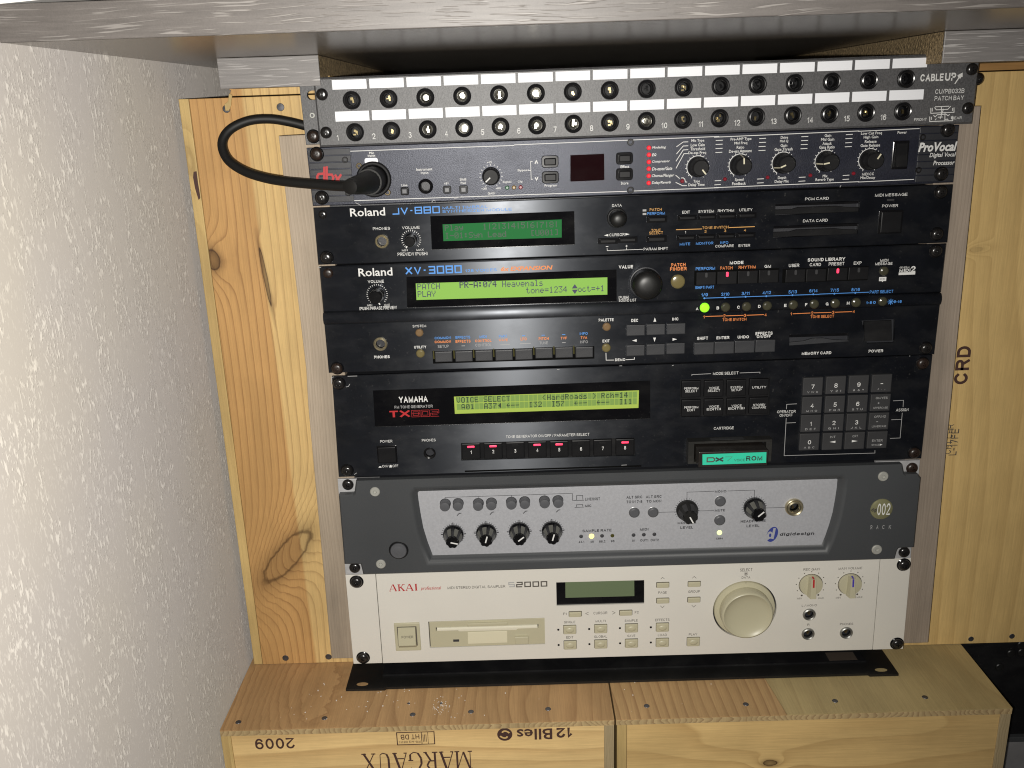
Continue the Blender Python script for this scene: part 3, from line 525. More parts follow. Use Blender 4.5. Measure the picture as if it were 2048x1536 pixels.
# upper right crate
cr = thing('wine_crate', 'upper right yellow pine wine crate with CRD stencilled sideways on its front', 'crate', (600, 110, ZT), GC)
part('front_board', MB().slab([(466, ZT + .6), (800, ZT + .6), (800, 481.5), (466, 481.5)], YC + 8, YC, .5), 'pine_right', cr, (0, 0, 0))
part('side_board', MB().box(466, 474, YC + 8.3, YC + 190, ZT + .6, 481.5), 'pine_edge', cr, (0, 0, 0), 0)
part('top_board', MB().slab([(466, 482.4), (800, 482.4), (800, 491.5), (466, 491.5)], YC + 190, YC + .6, .4), 'top_strip', cr, (0, 0, 0))
for q in ((558.76,-12.06), (595.98,-10.48)): nail(cr, q[0], YC, q[1], 2.6)
part('batten', MB().slab([(498.99,457.36), (469.5, 458), (469.5, 3), (506.57,3.05), (502.66,185.88), (501.24,279.49)], YC - .2, 3.2, .8), 'batten_dark', cr, (0, 0, 0))
q0 = (521.39,250.2)
T(cr, 'ink_brown', 'CRD', q0[0], q0[1], 12, 33, y=YC - .15, bold=.03, rot=90)
q0 = (521.65,181.85); T(cr, 'ink_tan', 'L-17FE', q0[0], q0[1], 7, 24, y=YC - .15, rot=90)
q0 = (517.23,184.67); T(cr, 'ink_tan', 'CHT CHR', q0[0], q0[1], 6, 27, y=YC - .15, rot=90)
# lower crates, lying on their sides
def lower(label, x0, x1, mtop, mfront, zb=-184):
    c = thing('wine_crate', label, 'crate', ((x0 + x1) / 2, 60, zb), GC)
    part('front_board', MB().slab([(x0 + 8.6, zb), (x1 - 8.6, zb), (x1 - 8.6, ZT - 5.6), (x0 + 8.6, ZT - 5.6)], YF + 9, YF + 1.2, .3), mfront, c, (0, 0, 0))
    return c
def top(c, pts, mat): return part('top_board', MB().loops([[(x, y, z) for x, y in pts] for z in (ZT - 5.3, ZT - .5, ZT)], True, True), mat, c, (0, 0, 0), 25)
ca = lower('lower left wine crate lying upside down with 2009 and twelve-bottle stencils', -105, 222.3, None, 'crate_front')
top(ca, [(-104.6, YF + .4), (222, YF), (222.4, 220), (-104.8, 220)], 'crate_top')
part('side_board', MB().slab([(213.6, -184), (221.9, -184), (221.9, ZT - 5.6), (213.6, ZT - 5.6)], 220, YF + .2, .4), 'end_grain_vertical', ca, (0, 0, 0))
part('side_board', MB().slab([(-104.8, -184), (-96.6, -184), (-96.6, ZT - 5.6), (-104.8, ZT - 5.6)], 220, YF + .6, .5), 'pine_edge', ca, (0, 0, 0))
part('board_edge', MB().slab([(-104.4, ZT - 5.4), (221.8, ZT - 5.4), (221.8, ZT - .7), (-104.4, ZT - .7)], YF, YF - .35, .2), 'end_grain', ca, (0, 0, 0))
cb = lower('lower right wine crate with bare front and striped grain on its top', 224, 549, None, 'crate_front_right')
XS = 364
top(cb, [(223.4, YF), (XS, YF + .3), (336, 220), (224, 220)], 'crate_top_right'); top(cb, [(XS + .3, YF + .6), (549.2, YF + .2), (552.5, 220), (336.3, 220)], 'crate_top_pale')
part('side_board', MB().slab([(224.2, -184), (232.4, -184), (232.4, ZT - 5.6), (224.2, ZT - 5.6)], 220, YF + 1.0, .4), 'pine_edge', cb, (0, 0, 0))
part('side_board', MB().slab([(540.2, -184), (549, -184), (549, ZT - 5.6), (540.2, ZT - 5.6)], 220, YF + .2, .4), 'end_grain_vertical', cb, (0, 0, 0))
part('board_edge', MB().slab([(223.6, ZT - 5.4), (549, ZT - 5.4), (549, ZT - .7), (223.6, ZT - .7)], YF, YF - .35, .2), 'end_grain', cb, (0, 0, 0))
for (x, y) in ((-92, -51.5), (-20, -49.5), (54, -48), (103, -46.5), (168, -45.8)): nail(ca, x, y, ZT, 2.5, True)
for (x, y) in ((251, -45.5), (334, -47), (409, -46), (485, -44.5)): nail(cb, x, y, ZT, 2.5, True)
for (x, y) in ((49, -33), (77, -34)): nail(ca, x, y, ZT, 1.3, True)
# print on the lower left crate (it lies upside down)
FY = YF + 1.0
T(ca, 'ink_brown', '2009', -77.06,-32.52,33.1,10.66, y=FY, bold=.012, rot=180)
T(ca, 'ink_brown', '12', 174.15,-30.05,13.21,10.25, y=FY, bold=.016, rot=180)
T(ca, 'ink_brown', 'Blles', 141.1,-30.48,29.49,10.86, y=FY, bold=.016, rot=180)
cx, cz, rr = 131.16,-29.89,6.3
SH(ca, 'ink_brown', circ(cx, cz, rr, 28), FY)
serif(ca, 'ink_brown', 'MARGAUX', 10.45,-54.13,92.74,18.1, FY, rot=True)
bx, bz, bw, bh = 41.43,-31.2,31.07,12.09
S(ca, 'ink_brown', rrect(bx + bw / 2, bz, bw, bh), .8, FY, True); S(ca, 'ink_brown', [(bx + bw * .66, bz - bh / 2), (bx + bw * .66, bz + bh / 2)], .6, FY - .002); S(ca, 'ink_brown', [(bx + bw * .83, bz - bh / 2), (bx + bw * .83, bz + bh / 2)], .4, FY - .003)
T(ca, 'ink_brown', 'HT DB', bx + bw * .1, bz + bh * .12, bw * .5, bh * .4, y=FY, bold=.01, rot=180); T(ca, 'ink_brown', 'FR-AQ 08111', bx + bw * .06, bz - bh * .28, bw * .56, bh * .2, y=FY, rot=180)
for k in range(3): S(ca, 'ink_brown', [(bx + bw * (.70 + .04 * k), bz - bh * .3), (bx + bw * (.70 + .04 * k), bz + bh * .3)], .5, FY - .004)
# recycling swirl inside the disc
for s_ in (0, math.pi):
    pl = [(cx + rr * .66 * math.cos(s_ + .4 + 2.2 * i / 9) * (1 - .05 * i), cz + rr * .55 * math.sin(s_ + .4 + 2.2 * i / 9)) for i in range(10)]; S(ca, 'pale_ink', pl, 1.4, FY - .15)
# crumbs and dust on the crate top
mb = MB(); rd = random.Random(3)
for i in range(85):
    x = rd.gauss(45, 42) if i < 60 else rd.uniform(-80, 330); y = rd.uniform(-55, 8); a = rd.uniform(.25, .9)
    if x < -95: continue
    mb.box(x, x + a, y, y + a * rd.uniform(.6, 1.6), ZT, ZT + .4 * a)
for i in range(40): x, y = 77 + rd.gauss(0, 4), -40 + rd.gauss(0, 4); mb.box(x, x + rd.uniform(.2, .8), y, y + rd.uniform(.2, .9), ZT, ZT + rd.uniform(.1, .5))
o = part('dust', mb, 'paper_white', None, None, 0); o['kind'] = 'stuff'; o['label'] = 'white crumbs and dust scattered on the lower crate top'
# black case beyond the crates, lower right
bc = thing('equipment_case', 'black riveted equipment case half hidden behind the lower right crate', 'case', (650, 60, -185))
part('side_panel', MB().slab([(470, -120), (900, -120), (900, -19.5), (470, -19.5)], 400, 33, .6), 'black_plastic', bc, (0, 0, 0))
part('base_rail', MB().slab([(470, -126), (900, -126), (900, -120.5), (470, -120.5)], 400, 29, .6), 'bezel_grey', bc, (0, 0, 0)); part('foot_block', MB().box(480, 900, 40, 390, -185, -126.2), 'floor_grey', bc, (0, 0, 0), 0)
for q in ((599.26,33,-30.67), (590.46,33,-45.06), (607.46,33,-21.83), (609.06,33,-29.69)): dome(bc, q[0], q[2], 4.2, 'black_rubber', 33, 1.6, 'rivet')
# loose blank rack panel lying on the crate
bp = thing('blank_rack_panel', 'loose black blank rack panel lying flat on the crates under the cream unit', 'rack panel', (240, 8, ZT))
mb = MB(); z0 = ZT + .1
top_o = [(-8.2, -13.6), (26, -14.2), (27.5, -12.6), (449, -12.6), (450, -14.4), (475, -14.4), (474.6, 30), (-7.9, 30)]
hl = circ(5.5, -7.2, 5.2, 18, 0, 2.6); hr = circ(462, -8.2, 5.4, 18, 0, 2.6)
tris = tessellate_polygon([[Vector((x, y, 0)) for x, y in p] for p in (top_o, hl, hr)]); allp = top_o + hl + hr
mb.add([(x, y, z0 + 2.2) for x, y in allp], [tuple(q) for q in tris]); n = len(top_o); mb.loops([[(x, y, z0 + 2.2) for x, y in top_o], [(x, y, z0) for x, y in top_o]], False, False)
part('panel', mb, 'black_rubber', bp, None, 25)
part('lip', MB().box(22, 453, 3.5, 30, z0 + 2.25, z0 + 4.0), 'black_plastic', bp, None, 0)
part('tape_scrap', MB().box(421, 446, 5, 17, z0 + 4.05, z0 + 4.3), 'tape_brown', bp, None, 0)
# ================================================================== patch bay
pb = thing('patch_bay', 'grey patch bay with two rows of jack sockets and white label strips', 'patch bay', (242, 0, 445))
pY = -3.0
def Pp(a): return a
ear = [(0, 446.2), (484, 446.2), (484, 488.6), (-0.96,490.27)]
slot = rrect(9.2, 480.8, 10.5, 6.6, 3.2)
el, eh_ = (-0.13,445.99), (-0.91,490.04)
part('ear_plate', MB().panel([el, (22, el[1]), (22, eh_[1]), eh_], [slot], 2.8, 0, .3), 'powder_grey', pb); part('ear_plate', MB().slab([(470, 446.4), (484, 446.4), (484, 489.6), (470, 489.6)], 2.8, 0, .3), 'powder_grey', pb)
part('chassis', MB().box(14, 469, 3.2, 120, 446.6, 488.4), 'rib_black', pb, None, 0)
c1, c2, c3, c4 = (10.35,444.09), (491.4,445.12), (491.61,494.69), (10.08,492.72)
J0, J1, K0, K1 = (37.09,476.34), (438.97,478.1), (37.57,453.92), (438.75,455.68)
tops = [lerp(J0, J1, i / 15) for i in range(16)]; bots = [lerp(K0, K1, i / 15) for i in range(16)]
part('front_plate', MB().panel([c1, c2, c3, c4], [circ(x, z, 5.0, 18) for x, z in tops + bots], -.2, pY, 1.4), 'powder_grey', pb)
for i, (x, z) in enumerate(tops + bots):
    socket(pb, x, z, 6.6, 3.75, 'nut_gloss', pY, 1.7, 'jack_socket', 'black_plastic', ('nickel' if i in (2, 3, 4, 5, 18, 19, 20, 21, 22, 24) else ('black_gloss' if 8 <= i < 16 and i != 9 else 'brass'), i % 7), depth=6)
for a, b, hz in (((23.67,487.34), (453.37,488.94), 83), ((23.95,465.28), (452.87,467.05), 88)):
    pit = (b[0] - a[0]) / (16 - .075); hh = hz * .21484 / 2.72
    for i in range(16):
        cx = a[0] + pit * (i + .4625); cz = a[1] + (b[1] - a[1]) * (i + .46) / 15.9; put('label_strip', shared(('strip', round(pit, 1), hz), lambda: MB().slab(rrect(0, 0, pit * .925, hh), 0, -.15).mesh('label_strip', 'white_label', smooth=0)), (cx, pY, cz), pb)
n0, n1 = (24.37,450.53), (424.98,451.98)
for i in range(16):
    q = lerp(n0, n1, i / 15); TC(pb, 'ink_white', str(i + 1), q[0], q[1], 1.1 if i == 0 else (2.3 if i < 9 else (3.2 if i == 10 else 4.2)), 4.1, y=pY - .15)
for q in ((15.75,481.14), (16.24,454.38), (486.03,483.2), (486.19,456.24)): rack_screw(pb, q[0], q[1], 4.3, pY, washer=False)
q = (6.04,451.94); rack_screw(pb, q[0], q[1], 4.2, 0, 'screw_rust')
q = (493.43,476.19); rack_screw(pb, q[0] - 1, q[1], 3.6, 0)
hexscrew(pb, 6.53,466.79,2.05, 0, 'dull_steel', .3)
T(pb, 'ink_white', 'CABLE', 449.4,478.49,16.66,5.47, y=-3.15, bold=.03); T(pb, 'ink_white', 'UP', 467.22,478.5,7.89,5.47, y=-3.15, bold=.03)
A = [(474.74,473.54), (477.23,477.6), (479.35,480.77)]
S(pb, 'ink_white', [A[0], A[1]], .8, -3.15); S(pb, 'ink_white', [A[1], lerp(A[1], A[2], .7)], 2.4, -3.15); SH(pb, 'ink_white', [(475.81,479.27), (479.82,478.03), (479.54,481.13)], -3.2)
T(pb, 'ink_white', 'CU/PB032B', 461.12,468.6,21.17,3.28, y=-3.15); T(pb, 'ink_white', 'PATCH BAY', 461.16,463.83,21.28,3.3, y=-3.15)
T(pb, 'ink_white', 'FRONT', 447.74,449.43,9.26,2.05, y=-3.15); T(pb, 'ink_white', 'REAR', 475.19,449.7,7.27,2.05, y=-3.15)
for pl in ([(459.08,457.33),(459.47,453.54),(476.36,453.75),(475.99,457.09)], [(460.1,457.3),(460.36,454.8)], [(475,456.82),(475.23,454.7)], [(461.8,457.55),(463.32,455.84),(471.64,455.95),(473.52,458.15)], [(462.15,457.99),(472.35,458.11)], [(458.91,451.29),(459.27,447.78),(476.06,447.84),(475.69,451.2)], [(460.12,451.02),(460.33,448.96)], [(474.7,450.93),(474.91,449.02)], [(461.58,452.11),(462.88,450.93),(464.31,452.4),(470.58,452.58),(472.29,451.38),(473.35,452.49)], [(463.12,448.65),(463.95,449.76)], [(466.71,457.99),(467.35,451.92)], [(468.44,456.43),(466.6,449.29)], [(469.79,454.12),(470.28,448.03)], [(464.88,450.64),(468.42,450.68)], [(470.2,448.8),(472.14,449.11),(472.8,448.1)]): S(pb, 'ink_white', pl, .55, -3.15)
# ================================================================== vocal processor
vp = thing('vocal_processor', 'dark blue vocal processor with a microphone cable plugged in at its left end', 'vocal processor', (242, 0, 402))
cor = [(0.54,401.14), (483.14,402.95), (482.89,444.58), (-0.1,443.9)]
XL, zX, rX = 48.32,419.46,10.3
gx, gz = (86.79,413.07)
dw = [(195.45,412.92), (220.99,413.19), (220.88,432.45), (195.71,432.18)]
part('panel', MB().panel(cor, [circ(gx, gz, 3.4, 18), dw], 3, 0, .5), 'navy_coat', vp); chassis(vp, 402, 444)
part('display_window', MB().slab([(dw[0][0] - 1, dw[0][1] - 1), (dw[1][0] + 1, dw[1][1] - 1), (dw[2][0] + 1, dw[2][1] + 1), (dw[3][0] - 1, dw[3][1] + 1)], 2.9, .6), 'window_red', vp, None, 0)
def cheek(x0, x1, zb, zt):
    mb = MB(); n = 8; p = (zt - zb) / n
    for i in range(n): mb.slab([(x0, zb + p * i + .45), (x1, zb + p * i + .45), (x1, zb + p * (i + 1) - .1), (x0, zb + p * (i + 1) - .1)], -.02, -.75, .25)
    part('ribbed_cheek', mb, 'rib_black', vp, None, 20)
cheek(1.0, 32.3, 403.2, 442.6); cheek(454, 482.2, 403.8, 444)
S(vp, 'ink_white', [(29.55,440.39),(154.12,440.58)], .5); S(vp, 'ink_white', [(154,440.97),(238.4,441.61)], .5); S(vp, 'ink_white', [(242.38,441.64),(305.93,442.11)], .5); S(vp, 'ink_white', [(302.23,441.69),(409.2,442.65)], .5); S(vp, 'ink_white', [(408.39,442.42),(453.6,442.93)], .5)
S(vp, 'ink_white', [(29.27,404.2),(152.97,404.31)], .5); S(vp, 'ink_white', [(152.84,404.4),(237.79,404.41)], .5); S(vp, 'ink_white', [(243.04,404.48),(307.22,404.84)], .5); S(vp, 'ink_white', [(303.45,404.97),(412.14,405.85)], .5); S(vp, 'ink_white', [(411.32,405.61),(453.07,406.22)], .5)
for (x, z, r) in ((27.99,434.38,2.4), (28.16,410.22,2.42), (240.4,440.09,2.55), (240.61,405.27,2.59), (456.44,436.63,2.39), (455.61,412.98,2.41)): hexscrew(vp, x, z, r, 0, 'screw_black', 1.2)
for (x, z, r) in ((38.02,429.61,2.24), (57.84,409.49,2.42)): hexscrew(vp, x, z, r, 0, 'dark_brass', .8)
put('microphone_socket', shared('xlr', lambda: MB().lathe(0, 0, 0, [(13.2, 0), (13.2, 1.6), (12.2, 2.4), (11.0, 2.4), (10.6, .4), (10, 0)], 32).mesh('microphone_socket', 'black_plastic')), (XL, 0, zX), vp)
key(vp, 47.51,432.81,10,4.66, 'white_label', 0, 1.4, 1.6, .3, 'release_tab')
T(vp, 'ink_white', 'Mic', 46.2,438.62,3.6,1.86, bold=.03); T(vp, 'ink_white', 'Input', 45.07,436.49,5.61,1.86, bold=.03)
RD = 'ink_red'; dz = (5.39,422.04)[1]
for pl in ([(12.18,429.9),(11.02,417.52)], [(14.05,430.15),(12.87,417.46)], [(11.31,424.91),(7.42,424.73),(6.11,422.8),(6.34,419.25),(10.65,417.92)], [(13.81,424.12),(17.26,423.93),(18.28,421.85),(17.2,418.89),(13.23,417.84)], [(19.68,423.93),(23.1,417.12)], [(24.27,423.94),(18.83,417.26)]): S(vp, RD, pl, 1.7, -1.0)
for s_, a in (('Line', (68.7,414.45,4.44,1.74)), ('Instrument', (80.56,425.56,11.89,2.03)), ('Input', (83.76,422.81,5.72,2.19)), ('48V', (100.61,414.61,3.72,1.74)), ('20dB', (112.45,417.2,5.08,1.73)), ('Pad', (113.2,414.6,3.63,1.74)), ('GAIN', (133.2,406.3,5.43,1.91)), ('+45', (133.56,429.09,3.37,1.71)), ('+30', (128.5,409.9,4.04,1.58)), ('+60', (139.24,409.79,3.8,1.58)), ('Signal', (144.68,414.16,6.46,1.89)), ('Clip', (155.97,414.03,3.63,1.89)), ('Bypass', (156.22,422.29,8.44,2.04)), ('Program', (176.04,410.4,9.28,2.22)), ('Effect', (233.05,422.63,6.5,2.03)), ('Store', (233.32,410.53,5.64,2.06))): T(vp, 'ink_white', s_, *a, bold=.012)
for (x, z, w, h) in ((70.83,410.02,6.3,6.02), (102.79,410.01,6.14,5.86), (115.15,409.76,6.46,6.18)):
    b_ = key(vp, x, z, w, h, 'black_gloss', 0, .7, 1.2, .3, 'button_bezel'); key(b_, x, z, w * .68, h * .68, 'round_grey', -.6, 2.0, .5, .7)
socket(vp, gx, gz, 5.6, 3.3, 'black_gloss', 0, 1.5, 'instrument_socket', 'black_plastic')
x, z, r = 136.13,418.96,6.75; knob(vp, x, z, r, 11, 'black_plastic', top=.86, ang=math.radians(222), side=False)
ticks(vp, 'ink_white', x, z, r * 1.12, r * 1.30, -60, 240, 17, .4)
for (x, z, r), mt in (((147.93,410.04,1.61), 'led_off_green'), ((153.02,410.03,1.61), 'led_off_amber'), ((158.03,410.03,1.61), 'led_off_red')): dome(vp, x, z, r, mt)
S(vp, 'ink_white', [(167.47,428.67),(166.03,428.56),(166.09,415.62),(167.38,415.57)], .4); S(vp, 'ink_white', [(164.65,422.11),(165.86,422.07)], .4)
for pl in ([(169.27,426.89),(170.29,429.2),(171.2,426.98)], [(169.18,416.93),(170.18,414.85),(171.12,417.03)]): S(vp, 'ink_white', pl, .9)
for (x, z, w, h) in ((180.44,428.09,12.65,8.88), (180.45,416.64,12.71,8.97), (235.91,428.62,12.64,8.87), (235.96,417.04,12.7,8.96)):
    b_ = key(vp, x, z, w, h, 'black_gloss', 0, .9, 2.2, .5, 'button_bezel'); key(b_, x, z, w * .70, h * .60, 'black_key', -.8, 2.6, .8, .8)
ML = (('Modeling', (256.37,435.54,10.36,2.32)), ('EQ', (256.44,430.42,3.2,2.18)), ('Compressor', (256.5,425.39,13.37,2.34)), ('De-esser/Gate', (256.57,420.28,15.08,2.51)), ('Chorus/Flanger', (256.4,414.96,16.88,2.68)), ('Delay/Reverb', (256.46,409.87,14.34,2.53)))
for s_, a in ML: T(vp, 'ink_white', s_, *a, bold=.015, shear=.25)
for (x, z, r) in ((254.06,435.63,1.75), (254.12,430.59,1.76), (254.18,425.45,1.76), (254.16,420.45,1.77), (254.14,415.27,1.77), (254.2,410.06,1.77)): dome(vp, x, z, r, 'led_red', 0, 1.6)
for pl in ([(274.46,435.66),(279.4,438.97),(283.14,439)], [(274.57,430.47),(279.47,436.11),(283.21,436.15)], [(274.35,425.26),(279.53,433.25),(283.28,433.36)], [(274.46,420.1),(280.15,430.52),(283.19,430.5)], [(274.32,415.08),(277.35,412.54)], [(278.39,412.9),(280,413),(281.23,412.02),(281.68,409.87),(283.05,409.83)], [(274.43,409.87),(279.73,407.17),(282.95,407.14)]): S(vp, 'ink_white', pl, .5)
for pl in ([(303.5,439.26),(308.67,439.33)], [(303.52,436.41),(308.61,436.48)], [(303.54,433.47),(308.72,433.54)], [(303.56,430.61),(308.58,430.68)], [(335.67,439.52),(340.66,439.67)], [(335.64,436.75),(340.73,436.82)], [(335.46,433.83),(340.55,433.89)], [(335.52,430.96),(340.62,431.03)], [(366.76,439.9),(371.84,439.96)], [(366.78,437.05),(371.78,437.12)], [(366.71,434.2),(371.72,434.27)], [(366.65,431.26),(371.67,431.33)], [(399.57,440.29),(404.63,440.43)], [(399.46,437.45),(404.54,437.51)], [(399.53,434.44),(404.52,434.59)], [(399.43,431.59),(404.51,431.73)],
           [(303.68,410.02),(308.51,410.1)], [(303.54,407.02),(308.37,407.18)], [(335.45,410.25),(340.44,410.32)], [(335.43,407.33),(340.42,407.4)], [(366.63,410.49),(371.61,410.57)], [(366.57,407.58),(371.63,407.73)], [(399.47,410.76),(404.35,410.92)], [(399.53,407.84),(404.34,408)]): S(vp, 'ink_white', pl, .5)
for s_, a in (('Mic Type', (285.45,439.46,9.54,2.47)), ('Low Gain', (285.05,436.57,10.35,2.16)), ('Threshold', (284.8,433.71,10.92,2.17)), ('De-ess Freq', (283.44,430.7,13.17,2.48)), ('Pre-AMP Type', (314.46,439.5,15.42,2.62)), ('Mid Freq', (317.36,436.62,9.54,2.47)), ('Ratio', (319.22,433.84,5.57,2.09)), ('De-ess Amount', (313.58,431.13,16.92,2.17)), ('Drive', (351.53,439.84,5.39,2.08)), ('Mid Q', (351.05,437.08,6.19,2.16)), ('Gain', (351.69,434.11,4.93,2.09)), ('Gate Thresh', (347.37,431.36,13.38,2.17)), ('Gain', (383.88,440.22,4.91,2.08)), ('Mid Gain', (381.45,437.41,9.77,2.16)), ('Attack', (382.68,434.45,6.92,2.16)), ('Gate Ratio', (380.47,431.83,11.46,2.17)),
              ('Low Cut Freq', (410.67,440.52,15.46,2.61)), ('High Gain', (412.88,437.76,10.8,2.62)), ('Release', (413.99,434.87,8.65,2.09)), ('Gate Release', (411.04,432.1,14.46,2.17)), ('Type', (287.74,409.91,4.83,2.53)), ('Delay Time', (284.02,407.34,12.1,2.69)), ('Speed', (318.81,410.14,6.43,2.61)), ('Feedback', (316.82,407.41,10.31,2.14)), ('Depth', (350.97,410.43,6.18,2.61)), ('Delay Mix', (348.7,407.71,10.62,2.61)), ('Mix', (384.45,410.88,3.61,2.05)), ('Reverb Type', (379.25,408.05,13.67,2.61)), ('MIDI CC', (413.84,411.21,8.9,2.21)), ('Mix/Decay', (412.87,408.34,11.08,2.61)), ('Power', (437.68,440.62,6.87,2))): T(vp, 'ink_white', s_, *a, bold=.012)
for (x, z, r), an in (((290.67,420.59,7.54), -52), ((322.14,420.89,7.54), 93), ((354.14,421.26,7.53), 203), ((386.12,421.54,7.53), 190), ((418.59,421.62,7.53), 57)):
    knob(vp, x, z, r, 13, 'black_plastic', top=.8, ang=math.radians(an), side=True, plen=(.25, .95), pw=1.0, pmat='cream_light')
    ticks(vp, 'ink_white', x, z, r * 1.08, r * 1.24, 60, 240, 11, .42, arc=True); ticks(vp, 'ink_white', x, z, r * 1.10, r * 1.18, -60, 45, 6, .42)
for (x, z, r) in ((279.35,410.58,1.61), (311.29,411.04,1.45), (343.2,411.26,1.45), (375.15,411.71,1.45), (407.35,412.04,1.45)): dome(vp, x, z, r, 'led_off_red', 0, 1.5)
x, z, w, h = 440.93,424.39,12,20.65; b_ = plate(vp, x, z, w, h, 'black_gloss', 0, 1.1, 'switch_bezel', .8, .4)
part('power_switch', MB().loops([[(x - w * .34, -1.1, z - h * .42), (x + w * .38, -1.1, z - h * .42), (x + w * .38, -1.1, z + h * .42), (x - w * .34, -1.1, z + h * .42)], [(x - w * .32, -4.2, z - h * .4), (x + w * .36, -4.2, z - h * .4), (x + w * .36, -1.6, z + h * .4), (x - w * .32, -1.6, z + h * .4)]]), 'black_plastic', b_, None, 20)
T(vp, 'ink_white', 'ProVocal', 453.77,429.4,28.57,6.83, y=-1.0, bold=.035, shear=.22); T(vp, 'ink_white', 'Digital Vocal', 462.58,423.13,19.53,4.06, y=-1.0, bold=.015, shear=.2); T(vp, 'ink_white', 'Processor', 465.93,417.75,15.98,3.29, y=-1.0, bold=.015, shear=.2)
for q, mt in (((7.44,439.17), 'screw_rust'), ((8.2,407.29), 'screw_black'), ((474.15,441.42), 'screw_black'), ((472.78,409.67), 'screw_black')): rack_screw(vp, q[0], q[1], 4.4, -.8, mt)
# ---- the microphone cable
mc = thing('microphone_cable', 'thick black cable looping out from behind the patch bay into the microphone socket', 'cable', (0, -20, 410))
rawp = [(7.3,20,456.58), (-1.79,14,459.21), (-13.04,12,462.51), (-27,9,465.17), (-40.91,5,464.62), (-52.93,1,460.11), (-59.2,-3,453.68), (-60.06,-7,446.04), (-54.93,-12,436.87), (-42.4,-18,429.37), (-26.51,-25,424.76), (-10.62,-32,422.33), (8.83,-40,420.61), (27.91,-48,419.29), (39.25,-53,419.01), (47.39,-56,419.34)]
def smooth(P, k=5):
    o = []
    for i in range(len(P) - 1):
        p0, p1, p2, p3 = [Vector(P[max(0, min(len(P) - 1, j))]) for j in (i - 1, i, i + 1, i + 2)]
        for s_ in range(k):
            u = s_ / k; o.append(.5 * ((2 * p1) + (p2 - p0) * u + (2 * p0 - 5 * p1 + 4 * p2 - p3) * u * u + (3 * p1 - p0 - 3 * p2 + p3) * u ** 3))
    return o + [Vector(P[-1])]
part('cord', MB().tube(smooth(rawp), 3.45, 14), 'cable_black', mc, None, 60)
pg = part('plug', MB().lathe(XL, zX, -.5, [(9.7, 0), (9.7, 2), (9.5, 24), (9.3, 25)], 32), 'cable_black', mc)
tip = Vector((44.59,-60,419.43)); b0 = Vector((XL, -25, zX))
part('plug_ring', MB().lathe(XL, zX, -25.2, [(9.3, 0), (9.3, .15), (9.1, .28), (8.2, .3)], 32), 'steel', pg)
mb = MB(); rings = []
for f_, rr_ in ((0, 8.3), (.25, 8.0), (.5, 7.0), (.8, 6.0), (.82, 5.6), (1.0, 5.2), (1.02, 3.0)):
    c_ = b0 + Vector((0, -1.2, 0)) + (tip - b0) * f_; c_.x -= 4.0 * f_ * f_; rings.append([(c_.x + rr_ * math.cos(2 * math.pi * i / 24), c_.y - .5 * rr_ * math.cos(2 * math.pi * i / 24) * f_, c_.z + rr_ * math.sin(2 * math.pi * i / 24)) for i in range(24)])
part('strain_relief', mb.loops(rings, False, True), 'cable_black', pg, None, 40)
# ================================================================== synth module (one unit high)
jv = thing('synthesizer_module', 'slim black synthesizer module with a dark green two-line display', 'synthesizer', (242, 0, 357))
win = [(88.51,365.05), (198.26,365.42), (198.16,390.97), (88.8,390.75)]
ph = (50.89,372.87,4.43)
s1 = [(350.2,382.61), (414.1,383.57), (414.02,391.92), (350.23,391.09)]; s2 = [(349.61,365.59), (414.25,366.81), (414.07,375.1), (349.73,374.67)]
part('panel', MB().panel([(0.34,356.42), (483.59,357.75), (483.23,401.52), (0.67,399.91)], [win, circ(ph[0], ph[1], 3.9, 20), s1, s2], 3, 0, .5), 'black_panel', jv); chassis(jv, 358, 401)
def grow(p, d): return inset(p, -d)
wd = part('display_window', MB().slab(grow(win, 1), 2.9, 1.0), 'window_gloss', jv, None, 0)
lc = [(97.77,371.41), (188.32,371.24), (188.54,384.91), (97.81,384.14)]
l_ = part('display', MB().slab(lc, 1, .85), 'lcd_green', wd, None, 0)
mb = MB(); xa, za = (99.33,381.9); xb, zb = (186.43,380.92); dots(mb, 'Play    1|2|3|4|5|6|7|8|', xa, (za + zb) / 2, xb - xa, 4.5, 24, .8)
xa, za = (99.23,375.63); xb, zb = (186.5,375.22); dots(mb, 'I-01:Syn Lead     [U001]', xa, (za + zb) / 2, xb - xa, 4.5, 24, .8); part('display_text', mb, 'pixel_dark', l_, None, 0)
T(jv, 'ink_white', 'Roland', 28.36,395.4,26.51,6.1, bold=.012)
square(jv, 'ink_blue', 'JV-880', 60.02,395.45,36.37,5.3, .85, .2)
T(jv, 'ink_blue', 'MULTI TIMBRAL', 98.5,396.6,34.15,2.24); T(jv, 'ink_blue', 'SYNTHESIZER MODULE', 98.2,393.89,52.65,2.25)
socket(jv, *ph[:2], 5.4, 3.6, 'ring_brass', 0, 1.4)
WH, BL, OR, AM = 'ink_white', 'ink_blue', 'ink_orange', 'ink_amber'
